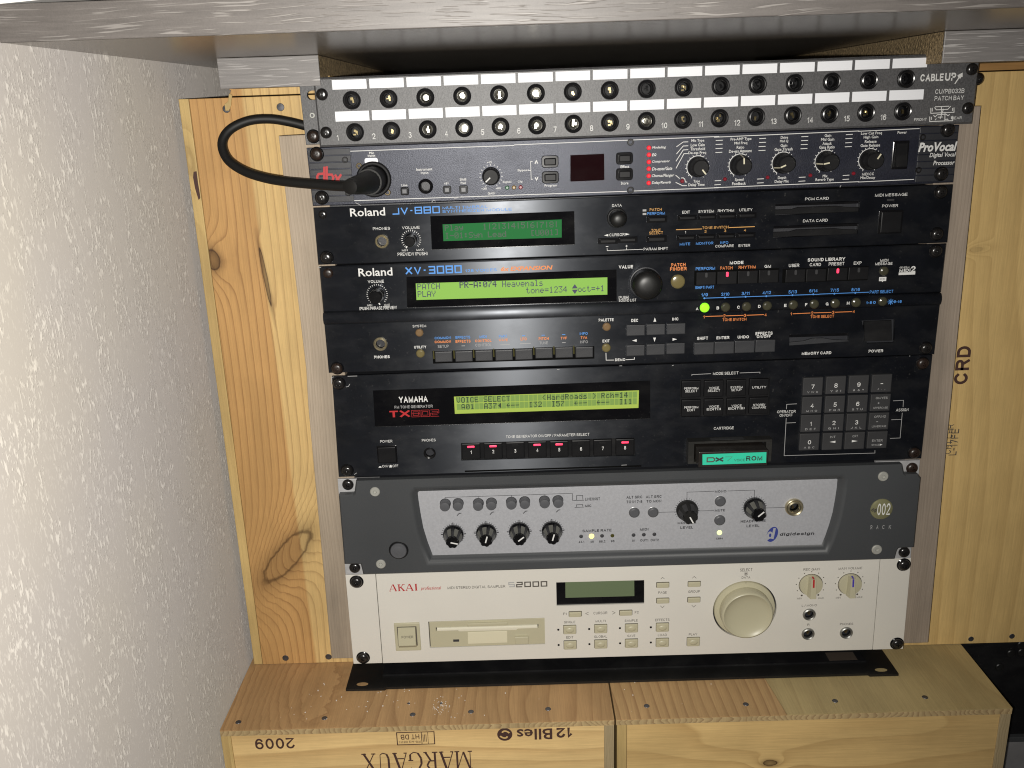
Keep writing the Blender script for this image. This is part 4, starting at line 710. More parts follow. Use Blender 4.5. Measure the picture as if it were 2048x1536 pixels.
for mt, s_, a in ((WH, 'PHONES', (44.66,382.66,13.1,2.19)), (WH, 'VOLUME', (66.87,382.62,13.42,2.19)), (WH, 'MIN', (65.61,365.52,4.53,1.81)), (WH, 'MAX', (76.75,365.51,5.61,1.81)), (WH, 'PREVIEW (PUSH)', (62.11,362.53,22.95,2.72)), (WH, 'DATA', (226.71,394.21,7.31,2.17)), (WH, 'CURSOR', (224.66,372.07,11.64,2.21)), (WH, 'PARAM SHIFT', (250.92,360.38,18.6,2.23)), (AM, 'PATCH', (255.17,390.16,9.1,2.17)), (BL, 'PERFORM', (253.33,387.21,13.43,2.18)), (AM, 'TONE', (256.59,374.53,7.12,2.12)), (AM, 'SELECT', (254.97,372.56,10.56,2.12)),
                  (WH, 'EDIT', (279.91,387.42,5.79,2.11)), (WH, 'SYSTEM', (292.03,387.54,11.83,2.17)), (WH, 'RHYTHM', (306.81,387.63,12.24,2.11)), (WH, 'UTILITY', (323.06,387.73,9.92,2.11)), (AM, 'TONE SWITCH', (295.35,375.17,20.08,2.13)), (WH, '1', (282.22,372.33,0.83,1.9)), (AM, '2', (297.1,372.31,1.55,1.9)), (AM, '3', (312.09,372.41,1.55,1.9)), (AM, '4', (327.08,372.39,1.66,1.9)), (BL, 'MUTE', (278.49,363.28,7.94,2.15)), (BL, 'MONITOR', (290.92,363.38,13.26,2.15)), (BL, 'INFO', (309.43,363.43,6.15,2.03)), (WH, 'COMPARE', (305.82,360.79,13.99,2.16)), (WH, 'ENTER', (323.58,360.71,8.84,2.1)), (WH, 'PCM CARD', (372.37,394.29,17.82,2.21)), (WH, 'DATA CARD', (371.79,377.92,18.78,2.24)), (WH, 'MIDI MESSAGE', (424.92,395.31,24.36,2.33)), (WH, 'POWER', (430.91,387.18,12.08,2.22))): T(jv, mt, s_, *a, bold=0)
S(jv, AM, [(275.45,374.43),(295.08,374.38)], .55); S(jv, AM, [(315.69,374.72),(335.35,374.84)], .55)
for d_, (x, z) in (('l', (222.2,371.93)), ('r', (238.51,372.21))): SH(jv, WH, tri(x, z, 3.2, 1.8, d_))
S(jv, WH, [(222.92,362.06),(223,360.16),(250.35,360.33)], .35); S(jv, WH, [(237.82,361.98),(237.83,360.33)], .35); S(jv, WH, [(221.94,363.32),(223.83,363.34)], .5); T(jv, WH, '+', 236.99,363.22,1.65,1.65)
S(jv, 'ink_grey', [(249.89,389.76),(252.66,389.75)], 1.5); S(jv, 'ink_grey', [(249.92,387.1),(252.68,387.09)], 1.5)
x, z, r = 73.23,373.53,5.41; knob(jv, x, z, r * .9, 12, 'black_gloss', top=.82, ang=math.radians(238), plen=(.95, 1.35), pw=.9); ticks(jv, WH, x, z, r * 1.18, r * 1.42, -45, 225, 21, .38)
x, z, r = 230.38,384.91,7.66; knob(jv, x, z, r, 2.2, 'black_plastic', top=.95); dial_cap(jv, x, z, r * .84, 14, 'black_rubber')
for (x, z, w, h) in ((223.43,367.55,13.14,3.77), (238.53,368.04,13.14,3.77), (260.72,382.79,13.46,4.05), (260.53,367.89,13.54,4.1), (283.56,383.26,12.75,3.29), (298.67,383.35,12.75,3.29), (313.64,383.45,12.74,3.29), (328.73,383.54,12.74,3.29), (283.33,368.23,12.83,3.22), (298.41,368.34,12.83,3.22), (313.55,368.44,12.83,3.22), (328.61,368.66,12.82,3.22)):
    b_ = key(jv, x, z, w * 1.16, h * 1.25, 'black_gloss', 0, .5, .3, .2, 'button_bezel'); key(b_, x, z, w * .92, h * .72, 'black_key', -.45, 2.2, .3, .6)
for sl in (s1, s2):
    xs = [p[0] for p in sl]; zs = [p[1] for p in sl]; x0, x1, z0_, z1_ = min(xs), max(xs), min(zs) + 1, max(zs) - 1; mid = (z0_ + z1_) / 2
    q = part('card_slot', MB().box(x0 - 1, x1 + 1, 9, 14, z0_ - 2, z1_ + 2), 'void', jv, None, 0)
    part('slot_ledge', MB().slab([(x0, z0_ - .5), (x1, z0_ - .5), (x1, mid - .6), (x1 - 9, mid - .2), (x1 - 17, mid + .9), (x0 + 18, mid + .9), (x0 + 13, mid - .4), (x0, mid - .4)], 9, 1.4, .4), 'black_plastic', q, None, 20)
    part('slot_ledge', MB().slab([(x0, mid + 2.2), (x1, mid + 2.2), (x1, z1_ + .5), (x0, z1_ + .5)], 9, 1.2, .4), 'black_gloss', q, None, 20)
key(jv, 437,391.57,5.43,1.4, 'pad_grey', 0, .3, .2, .1, 'led')
x, z, w, h = 438.19,375.02,18.42,17.74; b_ = plate(jv, x, z, w, h, 'black_gloss', 0, .5, 'switch_bezel', .8, .3); key(b_, x, z, w * .86, h * .9, 'black_key', -.4, 1.8, .5, .8, 'power_switch')
for q, mt, r_ in (((7.57,361.91), 'screw_black', 4.4), ((474.14,396.16), 'screw_black', 4.4), ((474.4,364.66), 'screw_black', 4.4)): rack_screw(jv, q[0], q[1], r_, 0, mt)
rack_screw(jv, *(7.5,394.62), 3.4, .9, 'screw_black', False)
# ================================================================== synth module (two units high)
xv = thing('synthesizer_module', 'tall black synthesizer module with a bright lime display reading PATCH PLAY', 'synthesizer', (242, 0, 268.6))
zBt = ((0.81,318.92)[1] + (483.05,319.13)[1]) / 2; zBb = ((0.57,309.45)[1] + (482.92,308.96)[1]) / 2
win = [(66.56,320.28), (230.48,320.03), (230.27,345.38), (67.62,344.93)]
ph = (43.65,292.14,4.54)
cardsl = [(367.03,280.02), (413.85,281.92), (413.32,288.94), (366.52,288.95)]; psw = [(428.39,279.72), (449.97,279.78), (448.84,298.82), (422.56,298.55)]
c1, c2, c3, c4 = (0.52,269.53), (482.69,269.09), (483.25,356.98), (0.87,355.07)
def onl(a, b, z): return (a[0] + (b[0] - a[0]) * (z - a[1]) / (b[1] - a[1]), z)
lB, rB, lT, rT = onl(c1, c4, zBb), onl(c2, c3, zBb), onl(c1, c4, zBt), onl(c2, c3, zBt)
part('panel', MB().panel([c1, c2, rB, lB], [circ(ph[0], ph[1], 3.9, 20), cardsl, psw], 3, 0, .4), 'black_panel', xv)
part('panel', MB().panel([lT, rT, c3, c4], [win], 3, 0, .9), 'black_panel', xv)
hh = zBt - zBb; prof = [(zBb + .1, 0), (zBb + .5, -1.2), (zBb + hh * .2, -2.2), (zBb + hh * .45, -2.75), (zBb + hh * .7, -2.3), (zBt - .8, -1.0), (zBt - .3, .3)]
part('ridge', MB().loops([[(l, 2.8, zBb + .1)] + [(l, y, z) for z, y in prof] + [(l, 2.8, zBt - .3)] for l in (lB[0], rB[0] - .3)], True, True), 'black_panel', xv, None, 40); chassis(xv, 270, 355)
wd = part('display_window', MB().slab(grow(win, 1), 2.9, .8), 'window_gloss', xv, None, 0)
lc = [(74.26,326.35), (223.12,325.72), (223.14,339.33), (74.5,339.4)]; l_ = part('display', MB().slab(lc, .8, .6), 'lcd_lime', wd, None, 0); mb = MB()
def lcdt(s_, a, bold=False): x, z, w, h = a; dots(mb, s_, x, z, w, h, len(s_), .55, bold)
lcdt('PATCH', (75.59,336.79,18.11,4.72)); lcdt('PLAY', (75.47,330.92,14.56,4.75)); lcdt('PR-A:074', (108.33,337.14,29.26,5.06), True)
xa, za = (141.49,336.78); xb, zb = (173.84,336.65); dots(mb, 'Heavenals', xa, (za + zb) / 2, xb - xa, 4.9, 9, .55)
lcdt('tone=1234', (159.95,331.08,32.47,4.91)); lcdt('oct=+1', (200.18,330.88,21.11,4.74)); ud = (197.84,330.96)
mb.sheet(tri(ud[0], ud[1] + 2.2, 4.6, 3.4, 'u'), .55); mb.sheet(tri(ud[0], ud[1] - 2.2, 4.6, 3.4, 'd'), .55); part('display_text', mb, 'pixel_navy', l_, None, 0)
T(xv, WH, 'Roland', 30.85,349.48,26.29,6.26, bold=.014); square(xv, BL, 'XV-3080', 67.04,349.68,43.8,6.17, 1.05, .2)
socket(xv, *ph[:2], 5.6, 3.6, 'ring_brass', 0, 1.4)
YR = -2.9
for mt, s_, a, bo in ((BL, '128 VOICES', (113.27,348.18,24.47,2.34), .01), (WH, 'VOLUME', (37.59,342.05,12.49,2.52), .012), (WH, 'MIN', (35.53,323.54,3.95,1.79), 0), (WH, 'MAX', (48.87,323.44,4.47,1.79), 0), (WH, '(PUSH) PHRASE PREVIEW', (29.46,321.1,29.15,2.74), .012), (WH, 'VALUE', (231.85,347.19,11.01,2.84), .025), (WH, '(PUSH)', (231.9,323.18,7.95,2.55), .008), (WH, 'SOUND LIST', (231.9,320.91,13.65,2.22), .008), (OR, 'PATCH', (272.24,347.45,11.08,2.84), .025), (OR, 'FINDER', (271.47,344.32,12.84,2.84), .025),
                      (WH, 'MODE', (317.32,347.59,10.58,2.79), .03), (BL, 'PERFORM', (291.26,343.82,14.94,2.55), .01), (OR, 'PATCH', (310.12,343.78,9.51,2.55), .01), (OR, 'RHYTHM', (324.26,343.86,13.25,2.55), .01), (WH, 'GM', (344.24,343.98,5,2.55), .01), (BL, '(SHIFT) PART', (291.24,329.15,14.67,2.34), .01), (WH, 'USER', (362.94,344.01,8.12,2.55), .01), (WH, 'SOUND LIBRARY', (377.18,347.9,28.86,2.79), .025), (WH, 'CARD', (378.99,344.14,8.71,2.55), .01), (WH, 'PRESET', (393.64,344.22,12.01,2.55), .01), (WH, 'EXP', (412.87,344.29,5.99,2.55), .01), (WH, 'MIDI', (432.98,345.68,6.34,2.3), .01), (WH, 'MESSAGE', (429.48,343.11,13.21,2.31), .01),
                      (BL, '1/9', (296.08,323.29,5.16,2.6), .012), (BL, '2/10', (311.57,323.26,6.37,2.6), .012), (BL, '3/11', (327.41,323.33,6.19,2.6), .012), (BL, '4/12', (343.61,323.44,6.67,2.6), .012), (BL, '5/13', (363.82,323.36,6.66,2.6), .012), (BL, '6/14', (380.05,323.73,6.42,2.6), .012), (BL, '7/15', (396.42,323.62,6.54,2.6), .012), (BL, '8/16', (412.67,323.55,6.53,2.59), .012), (BL, 'PART SELECT', (427.09,321.22,18.18,2.6), .01),
                      (WH, 'SYSTEM', (69.94,305.59,10.66,2.15), .008), (WH, 'UTILITY', (70.06,288.59,9.68,2.26), .025), (WH, 'PHONES', (37.79,281.48,12.4,2.53), .02), (BL, 'COMMON', (86.72,295.44,12.87,2.17), .01), (BL, 'EFFECTS', (103.24,295.38,11.58,2.17), .01), (BL, 'MIDI', (122.11,295.4,5.67,2.17), .01), (BL, 'PART', (137.49,295.26,6.48,2.17), .01), (BL, 'INFO', (201.28,295.33,6.22,2.16), .01), (OR, 'COMMON', (86.54,292.27,12.97,2.34), .02), (OR, 'EFFECTS', (103.08,292.12,11.84,2.34), .02), (OR, 'CONTROL', (118.49,292.1,12.97,2.34), .02), (OR, 'WAVE', (137.14,292.17,7.13,2.34), .02), (OR, 'LFO', (154.44,292.47,4.86,2.34), .02), (OR, 'PITCH', (168.78,292.24,7.94,2.34), .02), (OR, 'TVF', (186.19,292.1,4.86,2.34), .02), (OR, 'TVA', (201.97,291.99,5.1,2.34), .02),
                      ('ink_grey', 'SETUP', (88.75,288.54,8.69,2.35), 0), ('ink_grey', 'CONTROL', (118.58,288.63,12.83,2.34), 0), ('ink_grey', 'TUNE', (169.34,288.73,6.73,2.34), 0), ('ink_grey', 'INFO', (201.53,288.52,6.08,2.34), 0), (WH, 'PALETTE', (216.2,305.77,11.67,2.47), .025), (WH, 'EXIT', (219.2,288.7,5.51,2.51), .025), (WH, 'DEMO', (229.1,272.89,8.15,2.54), .02), (WH, 'DEC', (241.78,304.62,5.39,2.48), .02), (WH, 'INC', (273.96,304.69,4.82,2.47), .02), (WH, 'SHIFT', (293.75,288.37,8.75,2.55), .02), (WH, 'ENTER', (309.16,288.35,10.16,2.55), .02), (WH, 'UNDO', (325.8,288.4,8.93,2.55), .02), (WH, 'EFFECTS', (339.79,290.79,13.41,2.54), .02), (WH, 'ON/OFF', (340.89,288.31,11.08,2.55), .02), (WH, 'MEMORY CARD', (377.27,273.2,23.39,2.71), .02), (WH, 'POWER', (430.14,273.49,11.63,2.57), .02),
                      (OR, 'TONE SWITCH', (313.39,302.77,18.68,2.39), .012), (OR, 'TONE SELECT', (382.29,302.96,18.41,2.39), .012), (OR, '1', (298.11,305.7,1.1,2.39), .012), (OR, '2', (313.76,305.99,1.84,2.38), .012), (OR, '3', (329.92,305.77,1.84,2.38), .012), (OR, '4', (346,305.81,1.84,2.38), .012), (OR, '1', (366.4,305.9,1.04,2.38), .012), (OR, '2', (382.46,305.99,1.84,2.38), .012), (OR, '3', (398.83,305.95,1.84,2.38), .012), (OR, '4', (414.92,306.17,1.84,2.38), .012)): T(xv, mt, s_, *a, bold=bo)
x, z = (140.84,348.56); x2, z2 = (180.91,348.67); T(xv, OR, '6x EXPANSION', x, (z + z2) / 2, x2 - x, 3.4, bold=.03, shear=.2)
for s_, a in (('A', (291.67,312.99,2.01,2.37)), ('B', (307.78,313.09,1.95,2.37)), ('C', (323.75,313.19,2.07,2.37)), ('D', (340.02,313.28,2.01,2.37)), ('E', (360.25,313.36,1.89,2.37)), ('F', (376.56,313.45,1.7,2.37)), ('G', (392.57,313.48,2.19,2.37)), ('H', (408.93,313.56,2.07,2.37))): T(xv, WH, s_, *a, y=YR, bold=.03)
T(xv, BL, '1-8', 423.96,313.53,4.38,2.24, y=YR, bold=.02); T(xv, BL, '9-16', 445.37,313.61,6.06,2.24, y=YR, bold=.02); x, z, r = 430.29,313.49,0.85; S(xv, BL, circ(x, z, r, 10), .5, YR, True); x, z = (442.94,313.51)
for k in range(4): a = k * math.pi / 4; S(xv, BL, [(x - 2.4 * math.cos(a), z - 2.4 * math.sin(a)), (x + 2.4 * math.cos(a), z + 2.4 * math.sin(a))], .5, YR - k * .002)
S(xv, BL, [(298.59,320.6),(388.07,320.76)], .5); S(xv, BL, [(388,320.89),(426.49,321.17)], .5)
for q in ((298.59,320.54), (314.58,320.57), (330.68,320.66), (346.79,320.63), (367.12,320.77), (383.26,320.92), (399.65,320.87), (415.9,320.96)): SH(xv, BL, circ(*q, .75, 8), -.17)
for pl in ([(299.82,305.97),(313.58,305.96)], [(316.03,305.94),(329.79,305.93)], [(332.12,305.85),(345.68,305.97)], [(368.24,305.86),(381.97,306.03)], [(384.72,306.07),(398.46,305.99)], [(401.2,306.03),(414.63,306.09)]): S(xv, OR, pl, .55)
S(xv, WH, [(221.86,278.96),(222.01,272.96),(228.28,272.83)], .5); S(xv, WH, [(237.74,272.78),(244.43,272.98),(244.41,274.59)], .5)
for mt, pl in (('ink_grey', [(107.6,288.44),(110.44,288.43)]), (BL, [(171.11,295.05),(173.7,295.05)]), (BL, [(187.29,295.02),(189.87,295.02)]), ('ink_grey', [(187.18,288.42),(190.02,288.41)]), (BL, [(155.74,295.14),(158.16,295.14)]), ('ink_grey', [(153.92,288.68),(162.45,288.82)]), ('ink_grey', [(138.05,288.28),(145.76,288.36)])): S(xv, mt, pl, .5)
for d_, (x, z) in (('u', (260.28,304.8)), ('l', (244.32,288.3)), ('d', (260.27,288.45)), ('r', (276.3,288.25))): SH(xv, WH, tri(x, z, 3.6 if d_ in 'lr' else 2.2, 2.2 if d_ in 'lr' else 3.4, d_))
x, z, r = 44.05,331.77,5.85; knob(xv, x, z, r, 12, 'black_gloss', top=.86, ang=math.radians(-58), plen=(1.0, 1.3), pw=.9); ticks(xv, WH, x, z, r * 1.25, r * 1.42, -45, 225, 23, .4)
x, z, r = 252.44,334.41,12.49; knob(xv, x, z, r, 2.5, 'rib_black', top=.96, name='dial_skirt'); dial_cap(xv, x, z, r * .93, 17, 'black_rubber')
dome(xv, 277.65,334.43,5.58, 'amber_lens', 0, 2.2, 'button', 24)
for i, (x, z, w, h) in enumerate(((299.2,336.34,15.24,10.1), (315.33,336.42,15.24,10.1), (331.39,336.38,15.24,10.1), (347.32,336.47,15.23,10.09), (367.97,336.16,15.23,10.09), (383.96,336.13,15.41,9.79), (400.34,336.44,15.41,9.78), (416.48,336.52,15.4,9.78))):
    b_ = key(xv, x, z, w, h, 'black_key', 0, 2.2, .3, .5); lit = i in (1, 6); key(b_, x, z + h * .27, 1.9, h * .38, 'led_pink' if lit else 'pad_grey', -2.15, .25, .8, .1, 'led')
x, z, w, h = 323.04,336.78,65.59,11.32; plate(xv, x, z, w, h, 'void', 0, .12, 'button_well'); x, z, w, h = 391.5,336.12,66.17,11.01; plate(xv, x, z, w, h, 'void', 0, .12, 'button_well')
dome(xv, 436.58,337.39,3.62, 'smoke_lens', 0, 2.0, 'midi_lamp', 22)
x, z, w, h = 436.22,331.17,5.57,3.19; SH(xv, WH, [(x - w / 2, z - h / 2), (x - w * .12, z - h / 2), (x, z - h * .75), (x + w * .12, z - h / 2), (x + w / 2, z - h / 2), (x + w / 2, z + h / 2), (x - w / 2, z + h / 2)]); T(xv, 'ink_dark', 'RX', x - w * .3, z, w * .6, h * .5, y=-.2)
T(xv, WH, 'GENERAL', 448.52,339.72,8,1.46); T(xv, WH, 'MIDI', 448.51,337.34,8.54,2.93, bold=.03); T(xv, WH, '2', 457.27,338.23,3.61,4.64, bold=.03); S(xv, WH, [(448.25,334.87),(461.02,334.94)], 2.0)
for i, (x, z, r) in enumerate(((298.49,313.64,3.72), (314.84,313.48,3.72), (331.12,313.45,3.72), (347.14,313.48,3.72), (367.36,313.63,3.72), (383.67,313.71,3.72), (399.92,313.68,3.78), (416.15,313.83,3.78), (436.69,314.08,3.66))): dome(xv, x, z, r, 'led_green' if i == 0 else 'smoke_lens', -2.2, 2.4, 'lamp_button', 22)
dome(xv, 75.02,300.29,3.23, 'rust_lens', 0, 2, 'button', 20); dome(xv, 74.78,283.38,3.5, 'amber_lens', 0, 2, 'button', 20); dome(xv, 222.46,300.26,3.39, 'rust_lens', 0, 2, 'button', 20); dome(xv, 222.11,283.16,3.57, 'amber_lens', 0, 2, 'button', 20)
x, z, w, h = 148.49,279.69,128.4,10.29; plate(xv, x, z, w, h, 'void', 0, .12, 'button_well')
for (x, z, w, h) in ((93.19,280.58,13.84,8.6), (109.24,280.39,13.83,8.6), (125.13,280.37,13.83,8.6), (141.02,280.27,13.83,8.6), (156.73,280.35,13.83,8.6), (172.66,281,13.82,8.59), (188.6,280.9,13.98,8.59), (204.54,280.63,13.98,8.59)): key(xv, x, z, w, h, 'grey_key', 0, 2.8, .4, .7)
for q in ((85.25,281.35), (101.38,281.24), (117.03,281.32), (132.92,281.47), (148.87,281.37), (164.71,282.11), (180.65,282), (196.42,281.91)): plate(xv, q[0], q[1] + .5, .9, 6.8, 'led_olive', 0, .5, 'light_guide')
for (x, z, w, h) in ((245.06,297.03,14.53,8.72), (260.87,297.17,14.53,8.72), (276.76,297.23,14.52,8.72), (245.02,280.64,14.63,8.84), (260.94,280.88,14.62,8.84), (276.68,281.2,14.62,8.83), (299.16,280.52,15.6,9.94), (315.11,280.64,15.59,9.93), (331.17,280.88,15.59,9.93), (347.41,280.98,15.59,9.93)): key(xv, x, z, w, h, 'grey_key', 0, 2.6, .4, .6)
xs = [p[0] for p in cardsl]; zs = [p[1] for p in cardsl]; x0, x1, z0_, z1_ = min(xs), max(xs), min(zs), max(zs); q = part('card_slot', MB().box(x0 - 1, x1 + 1, 9, 14, z0_ - 2, z1_ + 2), 'void', xv, None, 0)
part('slot_ledge', MB().slab([(x0 - .5, z0_ - 1), (x1 + .5, z0_ - 1), (x1 + .5, z0_ + 2.4), (x1 - 12, z0_ + 3.4), (x1 - 20, z0_ + 5), (x0 + 19, z0_ + 5), (x0 + 12, z0_ + 3), (x0 - .5, z0_ + 2.2)], 9, 1.0, .4), 'grey_key', q, None, 20); part('slot_ledge', MB().slab([(x0 - .5, z1_ - 2.6), (x1 + .5, z1_ - 2.6), (x1 + .5, z1_ + .5), (x0 - .5, z1_ + .5)], 9, 1.2, .4), 'black_gloss', q, None, 20)
xs = [p[0] for p in psw]; zs = [p[1] for p in psw]; x0, x1, z0_, z1_ = min(xs), max(xs), min(zs), max(zs); q = part('switch_well', MB().box(x0 - 1, x1 + 1, 6, 10, z0_ - 1, z1_ + 1), 'black_gloss', xv, None, 0)
part('power_switch', MB().loops([[(x0 + 2.5, 6, z0_ + 2), (x1 - 2.5, 6, z0_ + 2), (x1 - 2.5, 6, z1_ - 1), (x0 + 2.5, 6, z1_ - 1)], [(x0 + 3, -2.5, z0_ + 2.5), (x1 - 3, -2.5, z0_ + 2.5), (x1 - 3, 2, z1_ - 1.5), (x0 + 3, 2, z1_ - 1.5)]]), 'black_plastic', q, None, 20)
for q, mt in (((7.67,273.3), 'screw_rust'), ((475.14,274.6), 'screw_black'), ((474.98,351.67), 'screw_black')): rack_screw(xv, q[0], q[1], 4.4, 0, mt)
rack_screw(xv, *(7.43,349.67), 4.0, .5, 'screw_rust', False)
# ================================================================== tone generator
tg = thing('tone_generator', 'black two-unit tone generator with number keypad and olive display reading VOICE SELECT', 'tone generator', (242, 0, 180))
win = [(33.92,222.44), (257.77,222.15), (257.28,254.82), (34.61,253.77)]
ph = (77.04,198.26,3.69); cart = [(285.57,190.38), (355.76,191.84), (354.48,204.1), (284.81,204.3)]
psw = [(34.43,191.31), (49.9,191.4), (50.5,205.75), (34.88,205.75)]
bwell = [(102.61,190.95), (246.02,190.69), (245.1,206.39), (103.12,206.4)]; mw = [(281.88,222.85), (354.71,222.21), (353.08,254.11), (281.18,254.77)]
part('panel', MB().panel([(0.49,179.56), (481.4,180.03), (481.5,268.61), (2.72,266.64)], [win, circ(ph[0], ph[1], 3.6, 20), bwell, mw], 3, 0, .5), 'black_panel', tg); chassis(tg, 182, 266)
for w_ in (bwell, mw): part('key_well', MB().slab(grow(w_, .8), 2.95, 1.6), 'black_plastic', tg, None, 0)
wd = part('display_window', MB().slab(grow(win, 1), 2.9, .5), 'window_gloss', tg, None, 0)
lc = [(99.45,231.63), (248.08,231.81), (248.42,246.72), (99.41,246.27)]; l_ = part('display', MB().slab(lc, .5, .35), 'lcd_olive', wd, None, 0)
cells = MB(); mb = MB(); L1 = 'VOICE SELECT       <HardRoads > Rch=14  '; L2 = ' A01  A37@ ~--  I32  I57  ~--  ~--  I11 '
for s_, (xa, za), (xb, zb) in ((L1, (101.15,243.31), (247.04,243.22)), (L2, (101.17,237.5), (246.92,237.59))):
    n_ = 40; pw = (xb - xa) / n_
    for i in range(n_):
        z_ = za + (zb - za) * (i + .5) / n_
        cells.sheet([(xa + i * pw + .12, z_ - 2.6), (xa + (i + 1) * pw - .22, z_ - 2.6), (xa + (i + 1) * pw - .22, z_ + 2.6), (xa + i * pw + .12, z_ + 2.6)], .33)
        if s_[i] != ' ': dots(mb, s_[i], xa + i * pw + .2, z_, pw, 4.7, 1, .3)
part('display_cells', cells, 'lcd_cell', l_, None, 0); part('display_text', mb, 'pixel_dark', l_, None, 0)
WG = 'ink_white'
T(tg, WG, 'YAMAHA', 54.82,244.95,23.4,5.95, y=.38, bold=.04); T(tg, 'ink_grey', 'FM TONE GENERATOR', 51,238.81,30.88,2.66, y=.38, bold=.01)
T(tg, 'ink_red', 'TX', 46.47,233.1,16.79,6.01, y=.38, bold=.03)
x, z, w, h = 64.29,232.88,22.39,5.84
for k, c_ in enumerate('802'):
    u = w / 3.2; xx = x + k * u * 1.1
    for d_ in (0, 1.25): square(tg, 'ink_red', c_, xx + d_, z, u - 2 * d_, h - 2 * d_, .26, 0, y=.37 - .01 * d_)
for mt, s_, a, bo in ((WG, 'POWER', (37.21,209.99,9.99,2.38), .005), (WG, 'ON/', (37.17,188.18,5.24,2.25), .005), (WG, 'OFF', (45.8,188.12,4.67,2.25), .005), (WG, 'PHONES', (71.33,209.82,11.27,2.38), .005), (WG, 'TONE GENERATOR ON/OFF / PARAMETER SELECT', (140.13,210.56,68.08,2.55), .005), (WG, 'MODE SELECT', (307.29,258.89,20.35,2.51), .005), (WG, 'CARTRIDGE', (309.53,212.33,16.24,2.49), .005), (WG, 'OPERATOR', (360.29,224.86,15.02,2.41), .005), (WG, 'ON/OFF', (362.47,221.75,10.44,2.42), .005), (WG, 'ASSIGN', (456.46,223.27,10.13,2.55), .005)): T(tg, mt, s_, *a, bold=bo)
SH(tg, WG, [(34.1,186.98), (36.68,186.98), (36.28,188.12), (34.83,188.17)]); SH(tg, WG, [(42.97,186.86), (45.39,186.87), (44.9,189.05), (43.61,189.1)])
for pl in ([(290.51,257.78),(290.48,258.69),(305.81,258.98)], [(328.68,258.8),(344.82,258.95),(344.82,257.81)], [(376,231.26),(367.7,231.06),(367.74,227)], [(367.98,219.35),(368.09,186.62),(442.55,186.42),(442.35,188.84)], [(367.97,215.05),(376.01,215.19)], [(453.39,231.23),(461.67,231.42),(461.9,225.62)], [(461.73,220.75),(461.99,199),(453.78,198.93)], [(453.41,215.05),(461.82,215.11)]): S(tg, 'ink_grey', pl, .42)
b_ = plate(tg, *[(psw[0][0] + psw[1][0]) / 2, (psw[0][1] + psw[2][1]) / 2, psw[1][0] - psw[0][0] + 1, psw[2][1] - psw[0][1] + 1], 'black_gloss', 0, .5, 'switch_bezel', .8, .3)
key(b_, (psw[0][0] + psw[1][0]) / 2, (psw[0][1] + psw[2][1]) / 2, psw[1][0] - psw[0][0] - 1, psw[2][1] - psw[0][1] - 1, 'black_key', -.4, 1.6, .4, .5, 'power_switch')
socket(tg, *ph[:2], 5.0, 3.4, 'black_gloss', 0, .5)
on = (0, 1, 3, 4, 7)
for i, (x, z, w, h) in enumerate(((111.19,199.28,15.05,14.14), (129.31,199.2,15.05,14.14), (147.34,199.2,15.05,14.14), (165.37,199.2,15.05,14.14), (183.3,199.04,15.04,14.14), (201.16,199.13,15.04,14.13), (219,198.97,15.04,14.13), (237.16,198.97,15.04,14.13))):
    b_ = key(tg, x, z, w, h, 'black_key', 1.6, 3.4, .4, .7); TC(tg, WG, str(i + 1), x, z - .4, 1.6 if i else 1.0, 3.1, y=-1.95, bold=.01)
    key(b_, x, z + h * .30, w * .40, 1.6, 'led_pink' if i in on else 'black_plastic', -1.75, .3, .6, .1, 'led')
plate(tg, 178,181.35,145.87,1.39, 'void', 0, .12, 'groove')
KT = (('PERFORM', 'SELECT'), ('VOICE', 'SELECT'), ('SYSTEM', 'SETUP'), ('UTILITY', ''), ('PERFORM', 'EDIT'), ('VOICE', 'EDIT(I)'), ('VOICE', 'EDIT(II)'), ('STORE/', 'COMPARE'))
for (x, z, w, h), (l1, l2) in zip(((290.02,246.72,15.48,13.84), (308.24,246.53,15.48,13.84), (326.23,246.51,15.48,13.83), (344.42,246.66,15.48,13.83), (290.43,230.65,15.58,14.02), (308.65,230.75,15.58,14.01), (326.86,230.85,15.58,14.01), (345.05,230.95,15.58,14.01)), KT):
    key(tg, x, z, w, h, 'black_key', 1.6, 3.0, .4, .7)
    for k, s_ in enumerate((l1, l2)):
        if s_: TC(tg, WG, s_, x, z + (.3 if not l2 else 1.05 - 2.25 * k) - .2, len(s_) * 1.62, 1.95, y=-1.55, bold=0)
NP = (('7', 'V  W  X'), ('8', 'Y  Z  !'), ('9', '#  &  *'), ('-', '/  .  ,'), ('4', 'M  N  O'), ('5', 'P  Q  R'), ('6', 'S  T  U'), ('ON/YES', 'UPPERCASE'), ('1', 'D  E  F'), ('2', 'G  H  I'), ('3', 'J  K  L'), ('OFF/NO', 'LOWERCASE'), ('0', 'A  B  C'), ('INT', 'l'), ('CRT', 'r'), ('ENTER', 'SPACE'))
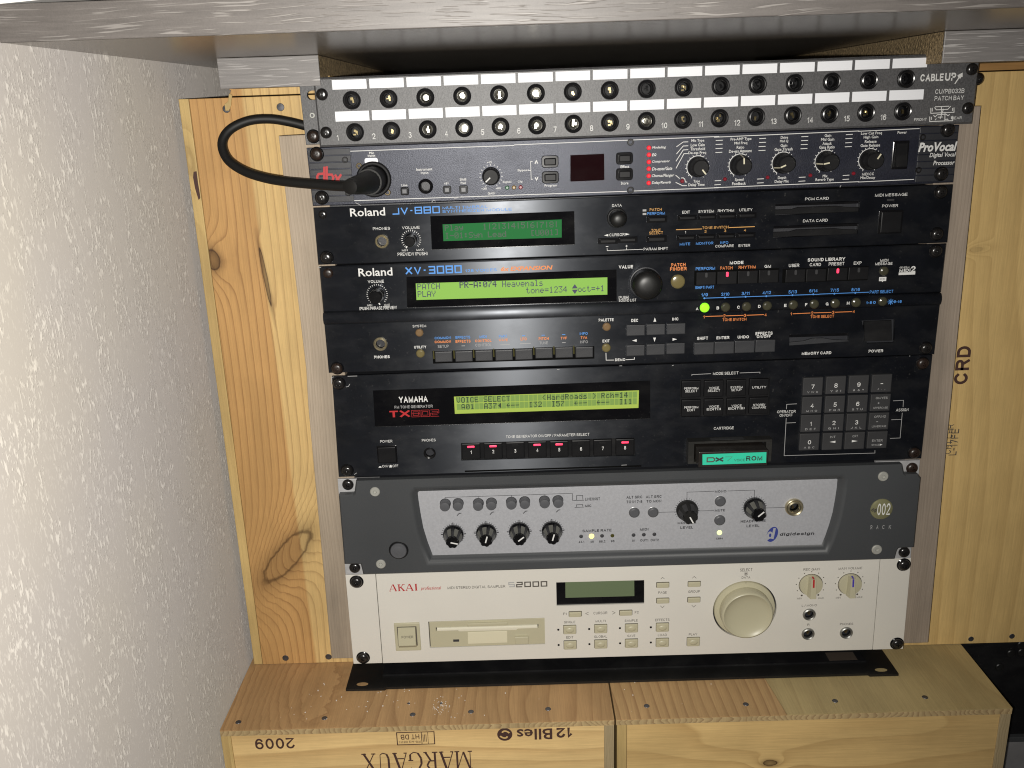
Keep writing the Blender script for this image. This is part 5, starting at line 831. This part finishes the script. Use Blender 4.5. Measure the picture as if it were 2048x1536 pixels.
for i, (x, z, w, h) in enumerate(((387.12,246.23,15.93,14.88), (405.42,246.67,15.92,14.87), (423.66,246.86,15.92,14.87), (441.96,247.05,15.92,14.86), (387.39,230.35,16.03,14.27), (405.83,230.54,16.03,14.27), (424.07,230.6,16.02,14.26), (442.3,230.8,16.02,14.26), (387.44,214.81,16.13,14.72), (406,214.87,16.13,14.72), (424.37,214.8,16.13,14.72), (442.41,214.88,16.12,14.71), (387.32,198.81,16.23,14.71), (406.02,198.6,16.23,14.7), (424.18,198.68,16.23,14.7), (442.52,198.75,16.23,14.7))):
    b_ = key(tg, x, z, w, h, 'pad_grey', 0, 2.6, .3, .6); a, b = NP[i]; Y_ = -2.75
    if len(a) == 1: TC(tg, WG, a, x, z - .1, 2.6 if a not in '1-' else (1.1 if a == '1' else 2.0), 3.6 if a != '-' else .6, y=Y_, bold=0); TC(tg, 'ink_grey', b, x, z - 4.7, 8.6 if i != 3 else 6, 1.7, y=Y_)
    elif i in (7, 11): TC(tg, 'ink_grey', a, x + .6, z + 4.1, 9.4, 2.0, y=Y_); TC(tg, 'ink_grey', '+' if i == 7 else '-', x - 1.5, z - .2, 1.6, 1.6 if i == 7 else .4, y=Y_); TC(tg, 'ink_grey', b, x + .4, z - 4.2, 11.5, 1.7, y=Y_)
    elif i in (13, 14): TC(tg, 'ink_grey', a, x, z + 4.1, 4.4, 2.0, y=Y_); SH(tg, WG, tri(x, z - .2, 4.8, 1.9, b), Y_)
    else: TC(tg, 'ink_grey', a, x, z - .4, 8.6, 2.0, y=Y_); TC(tg, 'ink_grey', b, x - 1.2, z - 4.1, 6.4, 1.6, y=Y_); SH(tg, WG, tri(x + 3.4, z - 4.1, 2.2, 1.7, 'r'), Y_)
# cartridge slot shroud and the cartridge in it
sx0, sx1 = 287.5, 355; sb, st = 185.5, 204.6
shd = part('cartridge_slot', MB().box(sx0, sx1, -9, 0.02, 202.8, st).box(sx0, 292.2, -9, .02, sb, 202.7).box(350.3, sx1, -9, .02, sb, 202.7).box(292.3, 350.2, -9, .02, sb, 187.2), 'dusty_black', tg, None, 20)
part('slot_mark', MB().box(306, 333, -6.5, -1.5, st + .01, st + .15), 'pad_grey', shd, None, 0)
ct = thing('memory_cartridge', 'black memory cartridge with a bright green label pushed into the black tone generator', 'cartridge', (320, -12, 188))
part('shell', MB().slab(rrect(320.5, 194.9, 55, 13.0, .5), 2, -24, .5), 'cart_shell', ct)
lp = [(296.12,190.53), (346.69,190.74), (346.49,199.87), (295.85,199.62)]
part('label', MB().slab(lp, -24.02, -24.2), 'teal_label', ct, None, 0)
yl = -24.32
T(ct, 'ink_dark', 'VOICE', 321.19,193.79,8.52,2.21, y=yl, bold=0); T(ct, 'ink_dark', 'ROM', 330.64,194.87,12.87,4.59, y=yl, bold=.03)
x, z, w, h = 299.19,194.89,13.64,4.36; square(ct, 'ink_tan', 'D', x, z, w * .5, h, 1.0, 0, y=yl); square(ct, 'ink_dark', 'X', x + w * .48, z, w * .54, h, 1.3, 0, y=yl - .01); square(ct, 'ink_tan', '7', x + w * 1.05, z + .2, w * .46, h * .9, .35, 0, y=yl)
for q, mt in (((7.95,260.71), 'screw_black'), ((8.14,185.58), 'screw_black'), ((473.86,262.15), 'screw_rust'), ((474.62,185.71), 'screw_rust')): rack_screw(tg, q[0], q[1], 4.5, 0, mt)
# ================================================================== audio interface
ai = thing('audio_interface', 'charcoal audio interface with a recessed silver panel of black knobs', 'audio interface', (242, 0, 90))
e_ = [(-1.64,89.08), (481.3,88.67), (480.43,178.68), (-0.7,177.57)]
part('ear_plate', MB().slab([e_[0], (34, e_[0][1]), (34, e_[3][1]), e_[3]], 3, 0, .3), 'steel', ai); part('ear_plate', MB().slab([(444, e_[1][1]), e_[1], e_[2], (444, e_[2][1])], 3, 0, .3), 'steel', ai)
yb = -7.0
bz = [(14.8,92.33), (464.89,91.92), (466.24,100.08), (467.57,102.08), (480.32,102.38), (479.75,165.68), (476.97,169.23), (467.08,169.15), (465.49,170.44), (463.36,178.23), (15.65,178.28), (13.45,167.29), (12.08,166.37), (0.45,166.23), (-0.33,102.63), (13.45,102.17)]
yi = -1.2
inn = [(74.18,105.72), (404.01,104.85), (406.47,112.23), (409.14,123.03), (411.34,134.47), (412.57,147.26), (413.21,157.13), (413.27,164.29), (412.5,165.15), (66.14,165.51), (64.98,163.87), (65.19,158.11), (66.09,146.51), (67.66,132.06), (70.43,119.24)]
out = inset(inn, -6.2)
part('bezel', MB().panel(bz, [out], -.02, yb, 1.2), 'bezel_grey', ai)
rings = []
for t_, y_ in ((1.0, yb), (.8, yb + .25), (.55, yb + 1.2), (.3, yb + 3.4), (.1, yb + 5.2), (-.04, yi + .05)):
    rings.append([(p[0] + (q[0] - p[0]) * t_, y_, p[1] + (q[1] - p[1]) * t_) for p, q in zip(inn, out)])
part('recess', MB().loops(rings, False, False), 'bezel_grey', ai, None, 50)
hx_, hz_, hr_ = 378.47,140.73,7.71
part('silver_panel', MB().panel(grow(inn, .6), [circ(hx_, hz_, 4.3, 20)], -.1, yi, 0), 'silver_plate', ai, None, 0); chassis(ai, 91, 177)
for (x, z, r) in ((30.81,168.72,4.1), (30.66,102.34,4.12), (448.1,168.6,4.23), (448.56,101.98,4.34)): hexscrew(ai, x, z, r, yb, 'screw_silver', 1.4, 'bezel_screw', .36)
x, z, r = 46.56,114.63,6.81; b_ = part('button_recess', MB().lathe(x, z, yb - .05, [(r * 1.22, 0), (r * 1.15, .2), (r * 1.05, -.02)], 28, cap=True), 'black_plastic', ai); part('power_button', MB().lathe(x, z, yb, [(r, 0), (r, 1.6), (r * .92, 2.2), (r * .6, 2.1), (r * .55, 2.2)], 28), 'round_grey', b_)
for (x, z, r) in ((87.56,153.46,4.48), (98.33,153.55,4.48), (115.1,152.99,4.48), (126.04,153.16,4.48), (142.67,153.23,4.48), (153.75,153.4,4.48), (170.21,153.47,4.48), (181.44,153.45,4.48)):
    b_ = dome(ai, x, z, r * 1.04, 'rib_black', yi, .12, 'button_hole'); part('push_button', MB().lathe(x, z, yi, [(r * .94, 0), (r * .94, 6.4), (r * .86, 7.4), (r * .5, 7.7)], 24), 'round_grey', b_)
IK = 'ink_dark'; ys = yi - .12
def sil(pl, w=.4): S(ai, IK, pl, w, ys)
for pl in ([(87.53,157.27),(87.62,158.95),(143.18,159.06)], [(143.18,159.06),(161.9,159.06)], [(160.44,159.11),(193.55,159.25),(193.71,152.77),(195.99,152.78)], [(115.17,157.24),(115.25,158.92)], [(142.96,157.21),(143.02,158.98)], [(170.74,157.61),(170.77,159.12)], [(265.75,139.49),(280.32,139.45)], [(298.58,139.7),(311.89,139.53)], [(289.04,148.58),(288.84,157.1),(311.49,157.15)], [(322.45,157.05),(344.84,157.1),(344.98,150.06)], [(354.6,140.59),(370.95,140.38)]): sil(pl)
for pl in ([(196.97,153.02),(197.02,157.01),(202.15,157.01),(202.27,153.2)], [(195.34,152.54),(203.25,152.63)], [(196.9,146.79),(196.92,148.75),(201.99,148.76),(202.05,146.97)], [(195.26,146.3),(203.03,146.4)]): sil(pl, .45)
for pl in ([(96.72,142.05),(98.71,144.14),(100.51,144.26)], [(124.35,142.03),(126.32,144.3),(127.97,144.42)], [(152.22,142.19),(154.16,144.27),(155.8,144.4)], [(179.91,142.43),(181.74,144.43),(183.38,144.55)]): sil(pl, .7)
for s_, a, bo in (('LINE/INST', (204.15,153.51,12.38,2.84), .015), ('MIC', (204.09,147.35,5.23,2.68), .015), ('ALT SRC', (238.52,154.04,13.18,2.75), .015), ('TO IN 7-8', (238.54,149.86,13.21,2.76), .015), ('ALT SRC', (254.63,153.95,13.18,2.75), .015), ('TO MON', (255.25,149.77,12.39,2.76), .015), ('MONO', (311.93,156.81,9.62,2.52), .02), ('MUTE', (312.5,139.6,8.64,2.55), .02), ('1394', (314.29,113.61,5.88,1.92), .03), ('MONITOR', (281.63,129.08,15.7,2.58), .02), ('LEVEL', (284.06,124.77,10.74,2.58), .02), ('HEADPHONE', (334.57,128.85,20.92,2.57), .02), ('LEVEL', (339.68,124.45,10.79,2.58), .02), ('SAMPLE RATE', (201.59,124.35,24.55,2.81), .015), ('44.1', (198.18,114.4,4.8,2.2), .025), ('48', (208.11,114.28,2.9,2.2), .025), ('88.2', (215.71,114.13,5.21,2.2), .025), ('96', (225.64,114.15,2.98,2.2), .025), ('MIDI', (250.02,124.16,7.16,2.81), .015), ('IN', (243.66,113.98,2.31,2.29), .02), ('OUT1', (250.27,114.05,6.86,2.29), .02), ('OUT2', (259.12,113.98,6.86,2.29), .02)): T(ai, IK, s_, *a, y=ys, bold=bo)
for (x, z, r), an in (((92.87,125.23,8.73), -14), ((120.67,125.67,8.72), 74), ((148.52,125.83,8.72), 38), ((176.02,125.83,8.72), 74)):
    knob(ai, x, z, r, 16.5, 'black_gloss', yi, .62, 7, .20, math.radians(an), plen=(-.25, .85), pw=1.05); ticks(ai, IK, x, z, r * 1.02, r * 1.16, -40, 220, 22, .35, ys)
    ticks(ai, IK, x, z, r * 1.02, r * 1.22, 0, 180, 3, .8, ys - .004)
for (x, z, r), an, mt in (((289.16,141.02,9.07), -62, 'cable_black'), ((345.3,141.5,9.06), 41, 'black_gloss')):
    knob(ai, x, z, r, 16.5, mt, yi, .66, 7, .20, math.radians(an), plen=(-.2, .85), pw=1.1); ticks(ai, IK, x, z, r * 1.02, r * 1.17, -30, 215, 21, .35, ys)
for (x, z, r) in ((245.16,140.02,4.58), (260.94,139.76,4.58), (316.76,147.99,4.7), (316.88,130.68,4.74)):
    b_ = dome(ai, x, z, r * 1.06, 'steel', yi, .15, 'button_ring'); dome(b_, x, z, r, 'round_grey', yi - .1, 1.8, 'push_button', 24, .7)
for (x, z, r), mt in (((200.47,119.38,1.65), IK), ((209.29,119.27,2.23), 'led_yellow'), ((218.12,119.34,1.65), IK), ((226.85,119.23,1.65), 'led_olive'), ((244.74,119.18,1.65), IK), ((253.38,119.26,1.65), IK), ((262.28,119.32,1.65), IK), ((317.16,119,2.22), 'led_lime')): dome(ai, x, z, r, mt, yi, .6)
socket(ai, 378.47,140.73,7.71, 3.9, 'ring_brass', yi, 2.6, core=('dark_brass', 6))
# maker's mark: a slanted letter d in an ellipse, and the word beside it
ex, ez, ew, eh = 361.72,115.95,9.27,14.01
def sl(a, r=1.0, k=.36): xx, zz = ew / 2 * r * math.cos(a), eh / 2 * r * math.sin(a); return (ex + xx + k * zz * .5, ez + zz)
SH(ai, 'ink_navy', [sl(2 * math.pi * k / 30) for k in range(30)], ys)
ao, zo, wo, ho = 359.72,115.33,4.82,6.84; SH(ai, 'silver_plate', circ(ao, zo, wo / 2, 20, 0, ho / 2), ys - .02); SH(ai, 'silver_plate', [(355.78,117.51), (359.75,112.26), (358.28,110.8), (355.45,111.72)], ys - .021)
SH(ai, 'silver_plate', [(362.46,121.85), (364.45,121.51), (363.01,111.46), (360.88,111.95)], ys - .022)
ao, zo, wo, ho = 359.98,115.12,1.98,3.56; SH(ai, 'ink_navy', circ(ao, zo, wo / 2, 14, 0, ho / 2), ys - .03)
T(ai, IK, 'digidesign', 368.03,115.49,29.09,3.42, y=ys, bold=.035, shear=.1)
x, z, r = 449.39,139.13,9.27
b_ = part('badge', MB().lathe(x, z, yb, [(r, 0), (r * .97, .6), (r * .8, 1.3), (r * .5, 1.75), (r * .2, 1.95)], 32), 'badge_gold', ai)
T(ai, 'ink_white', '002', 445.16,139.77,10.55,10.65, y=yb - 2.05, bold=.0); T(ai, IK, 'digi', 440.17,139.12,4.63,4.26, y=yb - 2.0, bold=.02)
for c_, a in (('R', (441.59,122.6,1.63,3.74)), ('A', (446.47,122.61,1.82,3.74)), ('C', (451.48,122.66,1.82,3.6)), ('K', (456.89,122.51,1.94,3.74))): T(ai, 'ink_grey', c_, *a, y=yb - .12)
for q, mt in (((7.63,172.73), 'screw_black'), ((6.89,95.81), 'screw_black'), ((474.21,172.09), 'screw_rust'), ((475.05,95.02), 'screw_black')): rack_screw(ai, q[0], q[1], 4.8, 0, mt, False)
# ================================================================== sampler
sm = thing('sampler', 'cream sampler with a large round dial and a floppy drive, lowest unit of the rack', 'sampler', (242, 0, 0))
disp = [(178.66,52.86), (254.61,52.66), (254.38,75.48), (178.7,75.8)]; fl_ = [(66.37,14.68), (167.82,15.13), (167.95,41.59), (66.42,41.12)]
dial = (341.89,44.13,27.61); jk = [(398.1,37.38,4.3), (398.35,18.02,4.33), (431.74,18.03,4.33)]
BLc, BRc, TRc, TLc = (-2.2,0.79), (483.2,-0.12), (481.77,89.2), (-1.86,88.67)
sT0, sB0, sT1, sB1 = (24.14,87.9), (23.67,1.18), (455.45,87.63), (456.5,0.32)
part('panel', MB().panel([(sB0[0] + .25, BLc[1] - .2), (sB1[0] - .25, BRc[1] + .1), (sT1[0] - .25, TRc[1]), (sT0[0] + .25, TLc[1])], [disp, fl_, circ(dial[0], dial[1], dial[2], 48)] + [circ(a, b, c, 20) for a, b, c in jk], 3, 0, .2), 'cream_panel', sm)
part('ear_plate', MB().slab([BLc, (sB0[0] - .25, BLc[1]), (sT0[0] - .25, TLc[1]), TLc], 3, -.05, .3), 'cream_panel', sm); part('ear_plate', MB().slab([(sB1[0] + .25, BRc[1]), BRc, TRc, (sT1[0] + .25, TRc[1])], 3, -.05, .3), 'cream_panel', sm); chassis(sm, 1, 87)
wd = part('display_window', MB().slab(grow(disp, 1), 3, 1.6), 'window_gloss', sm, None, 0); part('display', MB().slab([(186.54,59.75), (246.19,59.47), (245.93,74.83), (186.62,75.11)], 1.6, 1.4), 'lcd_grey', wd, None, 0)
IC = 'ink_tan'
serif(sm, 'ink_red', 'AKAI', 35.04,75.26,24.57,6.54, -.17); T(sm, 'ink_red', 'professional', 61.89,73.58,17.7,4.37, y=-.15, shear=.28)
square(sm, 'ink_grey', 'S', 137.52,74.99,5.57,4.95, .9, 0); square(sm, IC, '2000', 144.15,74.85,26.91,5.35, 1.05, .22)
for s_, a in (('MIDI STEREO DIGITAL SAMPLER', (84.99,73.62,49.84,2.78)), ('F1', (184.25,44.96,2.98,2.43)), ('F2', (246.45,44.4,3.28,2.43)), ('CURSOR', (210.55,44.71,12.07,2.6)), ('PAGE', (266.64,63.08,7.2,2.4)), ('GROUP', (292.4,63.07,10.08,2.39)), ('SINGLE', (184.81,36.6,9.82,2.45)), ('MULTI', (212.26,36.66,8.81,2.44)), ('SAMPLE', (237.7,36.38,11.34,2.44)), ('EFFECTS', (264.36,36.17,12.41,2.44)), ('EDIT', (186.58,21.4,6.17,2.47)), ('GLOBAL', (211.02,21.29,11.33,2.47)), ('SAVE', (240.08,21.14,6.93,2.47)), ('LOAD', (266.88,21.11,7.85,2.47)), ('PLAY', (293.99,20.79,7.39,2.47)),
              ('SELECT', (336.21,82.53,10.56,2.8)), ('DATA', (337.96,75.25,7.41,2.38)), ('REC GAIN', (390.52,81.2,13.9,2.37)), ('MIN', (386.72,53.26,4.07,1.98)), ('MAX', (404.86,53.08,4.84,1.98)), ('MAIN VOLUME', (420.45,81.01,20.24,2.37)), ('MIN', (420.19,52.91,4.26,1.98)), ('MAX', (438.12,52.84,5.03,1.98)), ('L / MONO', (391.22,46.13,13.12,2.21)), ('R', (397.29,27.06,1.86,2.24)), ('PHONES', (425.71,26.68,11.54,2.24))): T(sm, IC, s_, *a, bold=0)
for pl in ([(206.43,45.97),(203.67,44.67),(206.41,43.1)], [(226.82,46.15),(229.49,44.5),(226.82,43.2)], [(268.55,76.11),(270.04,77.75),(271.72,76.09)], [(268.58,50.12),(270.37,48.07),(272.01,50)], [(295.63,75.97),(297.17,77.78),(299.03,75.86)], [(295.77,49.9),(297.5,47.86),(299.35,49.87)]): S(sm, IC, pl, .35)
x, z = (341.47,78.66); SH(sm, IC, circ(x, z, .8, 10)); S(sm, IC, circ(x, z, 1.6, 14), .25, closed=True)
for (x, z, w, h) in ((194.72,44.62,11.46,5.38), (238.66,44.45,11.46,5.38), (270.3,70.54,11.34,5.27), (270.55,55.31,11.41,5.33), (297.36,70.57,11.34,5.27), (297.46,55.27,11.41,5.33)):
    b_ = key(sm, x, z, w, h, 'ink_tan', 0, .12, .6, 0, 'button_gap'); key(b_, x, z - .15, w * .93, h * .86, 'cream_key', -.1, 1.5, .5, .6)
for (x, z, w, h) in ((189.7,29.42,11.53,8.78), (216.76,29.39,11.53,8.78), (243.65,29.19,11.52,8.78), (270.68,29.08,11.52,8.77), (189.87,14.04,11.59,8.88), (216.78,14.03,11.59,8.88), (243.74,13.92,11.59,8.88), (270.85,13.73,11.59,8.87), (298.02,13.7,11.59,8.87)):
    b_ = key(sm, x, z, w, h, 'ink_tan', 0, .12, .7, 0, 'button_gap'); k_ = key(b_, x, z - .1, w * .95, h * .92, 'cream_key', -.1, 1.5, .6, .6)
    d_ = put('dimple', shared('dimple', lambda: MB().lathe(0, 0, 0, [(3.6, 0), (3.2, .35), (2.2, .6), (1, .7)], 18).mesh('dimple', 'cream_key', smooth=60)), (x, -1.58, z - .2), b_); d_.scale = (1, 1, .72)
for (x, z, r) in ((179.7,29.31,1), (206.69,29.11,1), (233.58,29.09,1), (260.62,29.06,1), (179.74,13.94,1), (206.8,13.92,1), (233.78,13.9,1), (260.81,13.8,1)): dome(sm, x, z, r, 'black_gloss', 0, .4)
# power rocker
x, z, w, h = 47.57,27.1,22.28,27.54; b_ = plate(sm, x, z, w, h, 'cream_key', 0, 1.4, 'switch_bezel', .8, .6); g_ = plate(b_, x - .1, z + 1.0, w * .77, h * .70, 'ink_tan', -1.35, .12, 'switch_gap')
part('power_switch', MB().loops([[(x - w * .36, -1.4, z - h * .37), (x + w * .34, -1.4, z - h * .37), (x + w * .34, -1.4, z + h * .36), (x - w * .36, -1.4, z + h * .36)], [(x - w * .35, -5.2, z - h * .22), (x + w * .33, -5.2, z - h * .22), (x + w * .33, -2.2, z + h * .35), (x - w * .35, -2.2, z + h * .35)]]), 'cream_key', b_, None, 20)
T(sm, IC, 'POWER', 42.97,29.45,10.12,2.66, y=-4.9, bold=0)
# floppy drive
fz0 = min(p[1] for p in fl_); fz1 = max(p[1] for p in fl_); fx0 = min(p[0] for p in fl_); fx1 = max(p[0] for p in fl_); fh = fz1 - fz0; fm = (fz0 + fz1) / 2
so = [(72.56,31.2), (162.53,31.58), (162.44,35.36), (72.6,34.99)]
fd = part('floppy_bezel', MB().panel([(p[0] + (.7 if p[0] < 200 else -.3), p[1] + (.3 if p[1] < fm else -.6)) for p in fl_], [so], 3, .3, .3), 'cream_key', sm); part('slot_void', MB().slab(grow(fl_, .8), 12, 3.1), 'ink_tan', fd, None, 0)
part('slot_door', MB().slab([(73.48,31.48), (91.9,31.58), (93.19,30.51), (143.03,30.38), (144.41,31.57), (161.72,31.7), (161.61,34.47), (73.65,34.55)], 2.5, -.4, .5), 'floppy_lip', fd, None, 30)
part('slot_lip', MB().slab([(100.18,35.91), (135.32,35.96), (135.24,39.02), (100.15,38.97)], .4, -1.6, .5), 'cream_key', fd, None, 30)
part('finger_plate', MB().slab([(100.04,17.6), (134.7,17.79), (134.91,29.42), (100.32,29.25)], .35, .1, .2), 'cream_light', fd, None, 0)
part('eject_button', MB().slab([(141.53,17.04), (153.25,17.06), (153.27,24.39), (141.31,24.48)], .4, -2.2, .5), 'cream_key', fd, None, 20)
plate(fd, 89.85,21.25,5.22,2.27, 'ink_dark', .3, .15, 'drive_led')
# dial
x, z, r = dial; sk = part('dial_skirt', MB().lathe(x, z, 3.5, [(r * .96, 0), (r * .96, 2.6), (r * .945, 3.4), (r * .84, 4.0), (r * .78, 4.4)], 56), 'cream_key', sm, None, 40)
part('dial_well', MB().lathe(x, z, 3.6, [(r * 1.01, 0), (r * .8, -.3)], 32), 'ink_tan', sk)
part('dial', MB().lathe(x, z, -.6, [(r * .80, 0), (r * .80, 9.2), (r * .785, 10.2), (r * .75, 10.7), (r * .735, 10.55), (r * .71, 9.9), (r * .62, 8.6), (r * .5, 7.6), (r * .36, 6.9), (r * .2, 6.5), (r * .06, 6.4)], 56), 'cream_key', sk, None, 45)
part('index_line', MB().box(x - .3, x + .3, -.05, .2, z + r * .845, z + r * .945), 'ink_tan', sk, None, 0)
for (x, z, r), mt in (((397.7,66.39,10.06), 'ink_red'), ((431.3,65.92,10.05), 'ink_violet')):
    b_ = dome(sm, x, z, r * 1.03, 'ink_tan', 0, .12, 'knob_gap', 28); k_ = part('knob', MB().lathe(x, z, -.1, [(r * .98, 0), (r * .97, 1.6), (r * .94, 2.4), (r * .7, 2.7), (r * .2, 2.8)], 36), 'cream_key', b_)
    w_ = r * .24; part('grip', MB().loops([[(x - w_ * 1.5, -2.6, z - r * .93), (x + w_ * 1.5, -2.6, z - r * .93), (x + w_ * 1.3, -2.6, z + r * .9), (x - w_ * 1.3, -2.6, z + r * .9)], [(x - w_, -8.6, z - r * .9), (x + w_, -8.6, z - r * .9), (x + w_ * .8, -6.8, z + r * .86), (x - w_ * .8, -6.8, z + r * .86)]]), 'cream_key', k_ if False else b_, None, 20)
    part('pointer', MB().add([(x - .75, -7.72, z + r * .12), (x + .75, -7.72, z + r * .12), (x + .75, -6.95, z + r * .84), (x - .75, -6.95, z + r * .84)], [(0, 1, 2, 3)]).add([(x - .75, -6.9, z + r * .88), (x + .75, -6.9, z + r * .88), (x + .75, -2.8, z + r * .93), (x - .75, -2.8, z + r * .93)], [(0, 1, 2, 3)]), mt, b_, None, 0)
    for i in range(11): a = math.radians(-55 + 290 * i / 10); SH(sm, IC, circ(x + r * 1.24 * math.cos(a), z + r * 1.24 * math.sin(a), .5 if 0 < i < 10 else .9, 8))
for (x, z, r) in jk: socket(sm, x, z, r * 1.32, r * .9, 'dull_steel', 0, 1.6, core=('dark_brass', 1), inner='black_plastic')
for q in ((7.29,82.24), (6.85,6.98), (475.96,82.99), (477.25,5.54)): rack_screw(sm, q[0], q[1], 5.0, 0, 'screw_black', True)
# wear: chipped paint on corners and edges
for th_, pl in ((jv, [(33.05,402.62),(35.39,401.5),(37.09,400.32)]), (jv, [(90.63,401.14),(91.94,402.69),(93.51,401.84)]), (tg, [(2.06,260.76),(2.53,265.81),(4.29,266.25)]), (tg, [(15.41,266.37),(23.07,266.36)]), (tg, [(13.31,257.52),(15.31,257.86),(16.65,259.87)]), (tg, [(13.62,181.57),(15.76,182.98)]), (xv, [(0.42,354.66),(2.48,354.51)]), (xv, [(182.73,266.43),(184.78,266.53)]), (xv, [(232.62,267.85),(234.66,267.87)]), (tg, [(234.41,182.6),(238.84,182.72)]), (vp, [(397.66,402.3),(398.44,403.71)]), (vp, [(107.53,403.09),(114.11,405.02)]), (xv, [(462.79,268.2),(463.36,268.7)]), (xv, [(274.38,266.67),(275.74,267.02)])): S(th_, 'ink_grey', pl, .45, -.9 if th_ is vp else -.2)
flush_print()
bpy.context.view_layer.update()
